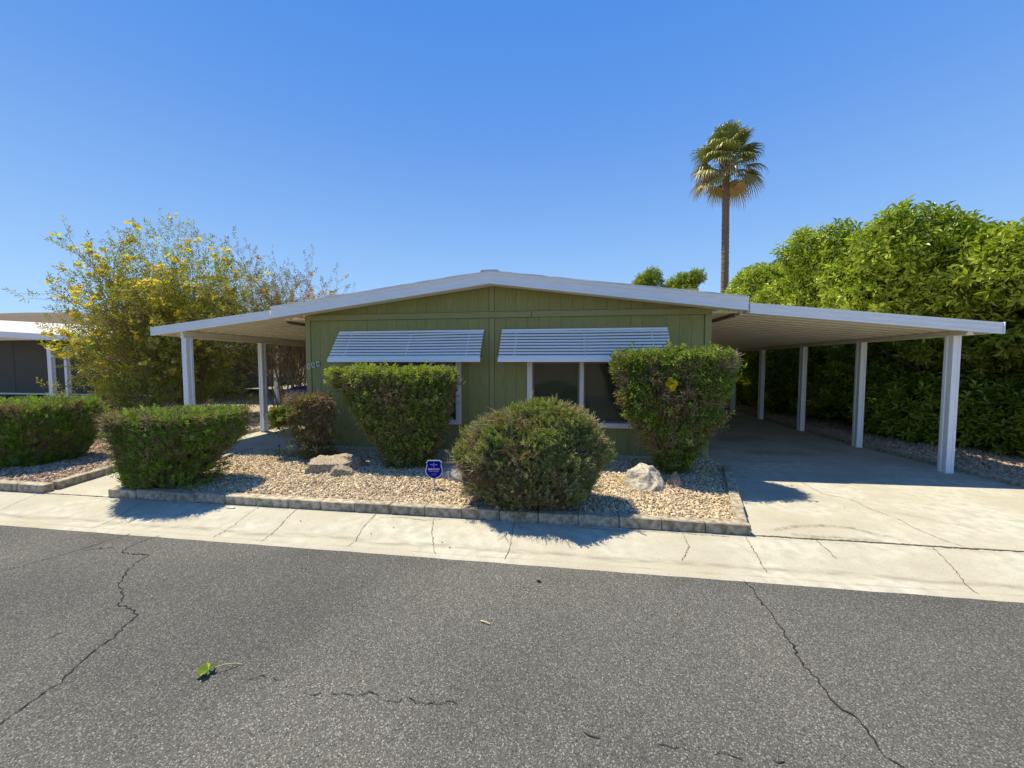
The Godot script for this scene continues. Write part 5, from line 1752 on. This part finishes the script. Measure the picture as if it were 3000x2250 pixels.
# ---------------------------------------------------------------- sign, bin and litter
func build_small() -> void:
	# blue shield yard sign
	var blue := mat(lin(0.001, 0.005, 0.27), 0.6)
	blue.metallic_specular = 0.2
	var white := mat(lin(0.62, 0.64, 0.72), 0.5)
	var print_ := mat(lin(0.55, 0.58, 0.72), 0.5)
	var faint := mat(lin(0.12, 0.16, 0.42), 0.5)
	var at := Vector3(-1.63, 0.345, -4.5)
	var s := thing("yard_sign", "blue shield shaped security sign on a white stake in the gravel", "sign", Vector3(-1.63, 0.09, -4.5))
	var shape := func(k: float) -> PackedVector2Array:
		var half := [[0.0, -0.124], [0.022, -0.112], [0.050, -0.100], [0.078, -0.082], [0.098, -0.055], [0.107, -0.020], [0.104, 0.010], [0.094, 0.040], [0.090, 0.062], [0.094, 0.080], [0.102, 0.090], [0.076, 0.119]]
		var r := PackedVector2Array()
		for q in half:
			r.append(Vector2(q[0], q[1]) * k)
		for i in range(half.size() - 1, 0, -1):
			r.append(Vector2(-half[i][0], half[i][1]) * k)
		return r
	var bp := MB.new()
	bp.prism(shape.call(1.0), Vector3(0, 0, -0.004), Vector3(0, 0, 0.0), Vector3.RIGHT, Vector3.UP)
	var face := Basis(Vector3.UP, 0.12)
	var border := part(s, "sign_border", bp.mesh(), white, at, face)
	var pp := MB.new()
	pp.prism(shape.call(0.90), Vector3(0, 0, 0.0005), Vector3(0, 0, 0.003), Vector3.RIGHT, Vector3.UP)
	var panel := part(s, "sign_panel", pp.mesh(), blue, at, face)
	lettering(panel, "lettering", "PROTECTED", 0.011, Vector3(0, 0.062, 0.004), print_, 1.0)
	lettering(panel, "lettering", "BY", 0.009, Vector3(0, 0.040, 0.004), print_, 1.0)
	lettering(panel, "lettering", "BRINKS", 0.025, Vector3(0.006, 0.006, 0.004), print_, 1.0, 1.05)
	lettering(panel, "lettering", "HOME SECURITY", 0.011, Vector3(0, -0.022, 0.004), print_, 0.0, 1.05)
	for q in [[0.0, 0.080, 0.008, 0.008], [0.0, -0.052, 0.075, 0.006], [0.0, -0.064, 0.06, 0.005], [-0.070, 0.006, 0.006, 0.024], [-0.061, 0.006, 0.005, 0.024]]:
		var m := MB.new()
		m.box(Vector3(q[0], q[1], 0.0038), Vector3(q[2], q[3], 0.0012))
		var o := MeshInstance3D.new()
		o.name = numbered(panel, "print_mark")
		o.mesh = m.mesh()
		o.material_override = print_ if q[3] > 0.007 else faint
		panel.add_child(o)
	var sk := MB.new()
	sk.box(Vector3(-1.63, 0.15, -4.506), Vector3(0.018, 0.28, 0.008), 0.002)
	part(s, "stake", sk.mesh(), mat(lin(0.5, 0.5, 0.47), 0.5))
	# blue wheeled bin under the porch cover
	var bb := mat(lin(0.012, 0.025, 0.22), 0.5)
	var b := thing("wheeled_bin", "blue wheeled bin under the porch cover beside the house", "bin", Vector3(-6.2, 0.052, -8.45))
	var body := MB.new()
	var q0 := [Vector3(-0.22, 0.08, -0.22), Vector3(0.22, 0.08, -0.22), Vector3(0.22, 0.08, 0.22), Vector3(-0.22, 0.08, 0.22)]
	var q1 := [Vector3(-0.28, 0.95, -0.28), Vector3(0.28, 0.95, -0.28), Vector3(0.28, 0.95, 0.28), Vector3(-0.28, 0.95, 0.28)]
	for i in 4:
		body.quad_out(q0[i], q0[(i + 1) % 4], q1[(i + 1) % 4], q1[i], Vector3(0, 0.5, 0))
	body.quad_out(q0[0], q0[1], q0[2], q0[3], Vector3(0, 0.5, 0))
	body.box(Vector3(0, 0.93, 0), Vector3(0.60, 0.05, 0.60), 0.015)
	part(b, "bin_body", body.mesh(), bb, Vector3(-6.2, 0.052, -8.45))
	var lid := MB.new()
	lid.prism(PackedVector2Array([Vector2(-0.30, 0.965), Vector2(0.32, 0.965), Vector2(0.33, 0.99), Vector2(0.15, 1.05), Vector2(-0.2, 1.06), Vector2(-0.31, 1.0)]), Vector3(-0.3, 0, 0), Vector3(0.3, 0, 0), Vector3.BACK, Vector3.UP)
	part(b, "lid", lid.mesh(), bb, Vector3(-6.2, 0.052, -8.45))
	for sx in [-1.0, 1.0]:
		var w := MB.new()
		var poly := PackedVector2Array()
		for i in 16:
			poly.append(Vector2(cos(TAU * i / 16), sin(TAU * i / 16)) * 0.1)
		w.prism(poly, Vector3(sx * 0.25, 0.1, -0.2), Vector3(sx * 0.30, 0.1, -0.2), Vector3.BACK, Vector3.UP)
		part(b, "wheel", w.mesh(), M.ink, Vector3(-6.2, 0.052, -8.45))
	var hd := MB.new()
	hd.tube(PackedVector3Array([Vector3(-0.25, 0.98, -0.36), Vector3(0.25, 0.98, -0.36)]), 0.015, 0.015, 8)
	for sx in [-0.2, 0.2]:
		hd.tube(PackedVector3Array([Vector3(sx, 0.95, -0.27), Vector3(sx, 0.98, -0.36)]), 0.013, 0.013, 6)
	part(b, "handle", hd.mesh(), bb, Vector3(-6.2, 0.052, -8.45))
	# sprinkler riser in the gravel
	var sr := thing("sprinkler_riser", "thin brown sprinkler riser standing in the gravel", "sprinkler", Vector3(-4.88, 0.09, -5.87))
	var rm := MB.new()
	rm.tube(PackedVector3Array([Vector3(-4.88, 0.08, -5.87), Vector3(-4.88, 0.24, -5.87)]), 0.009, 0.009, 8)
	part(sr, "pipe", rm.mesh(), M.bark)
	var rh := MB.new()
	rh.tube(PackedVector3Array([Vector3(-4.88, 0.238, -5.87), Vector3(-4.88, 0.255, -5.87), Vector3(-4.88, 0.266, -5.87)]), 0.014, 0.010, 8)
	part(sr, "nozzle", rh.mesh(), M.ink)
	fallen_leaf()
	var lr := RandomNumberGenerator.new()
	lr.seed = 881
	var lx := []
	var lc := []
	for i in 1500:
		var hb: Array = [[-5.0, -4.3, 0.7], [-8.2, -5.0, 1.1], [-2.4, -5.5, 0.8], [1.5, -5.6, 0.7], [-0.4, -4.3, 0.8], [-4.3, -6.0, 0.5], [-7.9, -7.0, 0.9], [-8.6, -9.5, 1.1]][lr.randi() % 8]
		var p: Vector2 = Vector2(hb[0], hb[1]) + Vector2(lr.randfn(), lr.randfn()) * hb[2] * 0.5
		if p.y > -3.95 or p.y < -6.45 and p.x > -7.2:
			continue
		if p.x > -7.0 and p.x < -5.6:
			continue
		lx.append(Transform3D(aim(Vector3(lr.randf_range(-0.4, 0.4), 1, lr.randf_range(-0.4, 0.4)), lr, lr.randf_range(0.6, 1.2)), Vector3(p.x, 0.125, p.y)))
		lc.append(pick([Color(0.30, 0.20, 0.09), Color(0.20, 0.135, 0.07), Color(0.38, 0.30, 0.13), Color(0.15, 0.11, 0.06)], lr))
	var lmesh := MB.new()
	lmesh.tri(Vector3(-0.024, 0, 0), Vector3(0, 0.006, 0.009), Vector3(0.024, 0.002, 0))
	lmesh.tri(Vector3(-0.024, 0, 0), Vector3(0.024, 0.002, 0), Vector3(0, 0.006, -0.009))
	var lo := multi(self, "leaf_litter", lmesh.mesh(), leaf_mat(0.8, 0.2, 0.2), lx, lc)
	lo.set_meta("kind", "stuff")
	lo.set_meta("label", "dry brown leaf litter scattered on the gravel under the hedges")
	lo.set_meta("category", "leaf litter")
	# bits on the road and gutter
	var pb := part(self, "pebble", pebble_mesh(991), mat(lin(0.20, 0.17, 0.13), 0.9), Vector3(-0.21, 0.02, -2.83), Basis.from_scale(Vector3(0.022, 0.016, 0.018)))
	pb.set_meta("label", "single brown pebble lying on the asphalt")
	pb.set_meta("category", "pebble")
	var chip := part(self, "stone_chip", pebble_mesh(992), mat(lin(0.5, 0.47, 0.40), 0.9), Vector3(-3.70, 0.052, -3.71), Basis.from_scale(Vector3(0.06, 0.012, 0.03)))
	chip.set_meta("label", "flat pale chip of concrete in the gutter below the edging")
	chip.set_meta("category", "chip")
	var tw := MB.new()
	tw.tube(PackedVector3Array([Vector3(-0.54, 0.012, -2.32), Vector3(-0.51, 0.016, -2.31), Vector3(-0.475, 0.012, -2.30)]), 0.005, 0.003, 5)
	var two := part(self, "twig", tw.mesh(), mat(lin(0.55, 0.48, 0.22), 0.8))
	two.set_meta("label", "short straw yellow twig lying on the asphalt")
	two.set_meta("category", "twig")
	var rng := RandomNumberGenerator.new()
	rng.seed = 993
	var lm := leaf_mat(0.7, 0.3, 0.3)
	for i in 17:
		var m := MB.new()
		var w := rng.randf_range(0.007, 0.013)
		var l := rng.randf_range(0.02, 0.04)
		var y := rng.randf_range(0.004, 0.012)
		var c := pick([Color(0.24, 0.17, 0.09), Color(0.16, 0.11, 0.06), Color(0.32, 0.26, 0.12), Color(0.12, 0.09, 0.05)], rng)
		m.tri(Vector3(-l * 0.5, 0.001, 0), Vector3(0, y, w * 0.5), Vector3(l * 0.5, 0.003, 0), c)
		m.tri(Vector3(-l * 0.5, 0.001, 0), Vector3(l * 0.5, 0.003, 0), Vector3(0, y, -w * 0.5), c)
		var p: Vector3
		if i < 7:
			p = Vector3(rng.randf_range(-4.5, 5.0), 0.0, rng.randf_range(-3.72, -3.2))
			p.y = gutter_y(p.z) + 0.003
		elif i < 12:
			p = Vector3(rng.randf_range(2.2, 5.2), 0.055, rng.randf_range(-6.0, -3.9))
		else:
			p = Vector3(rng.randf_range(-4.5, 4.0), 0.008, rng.randf_range(-3.0, -1.6))
		var o := part(self, "dry_leaf", m.mesh(), lm, p, Basis(Vector3.UP, rng.randf() * TAU))
		o.set_meta("label", "tiny dry brown leaf lying in the gutter" if i < 7 else ("tiny dry brown leaf lying on the driveway" if i < 12 else "tiny dry brown leaf lying on the asphalt"))
		o.set_meta("category", "leaf")
		o.set_meta("group", "dry leaves in the gutter" if i < 7 else ("dry leaves on the driveway" if i < 12 else "dry leaves on the street"))

func fallen_leaf() -> void:
	var t := thing("fallen_leaf", "green lobed leaf with long stalk fallen on the asphalt", "leaf", Vector3(-1.91, 0.004, -1.69))
	var o := Vector3(-1.875, 0.03, -1.705)   # where the stalk joins
	var fwd := Vector3(-1.0, 0.0, 0.10).normalized()
	var side := Vector3(-fwd.z, 0, fwd.x)
	var mb := MB.new()
	var prof := [[-2.5, 0.35], [-2.15, 0.62], [-1.9, 0.42], [-1.5, 0.85], [-1.1, 0.60], [-0.75, 0.98], [-0.4, 0.66], [0.0, 1.12], [0.4, 0.66], [0.75, 0.98], [1.1, 0.60], [1.5, 0.85], [1.9, 0.42], [2.15, 0.62], [2.5, 0.35]]
	var R := 0.058
	var ring := []
	for q in prof:
		var a: float = q[0]
		var r: float = q[1] * R
		var curl: float = 0.012 * sin(a * 3.0) - 0.024 * (q[1] - 0.5)
		ring.append(o + fwd * cos(a) * r + side * sin(a) * r + Vector3.UP * (curl if a < 0 else curl + 0.012))
	for i in ring.size() - 1:
		var c: Color = Color(0.17, 0.24, 0.02) if i % 2 == 0 else Color(0.20, 0.28, 0.03)
		mb.tri(o, ring[i], ring[i + 1], c)
	part(t, "blade", mb.mesh(), M.leaf)
	var st := MB.new()
	st.tube(PackedVector3Array([o, Vector3(-1.82, 0.034, -1.745), Vector3(-1.785, 0.022, -1.772), Vector3(-1.755, 0.008, -1.788)]), 0.0022, 0.0030, 5, Color(0.40, 0.42, 0.18))
	part(t, "stalk", st.mesh(), M.stone)
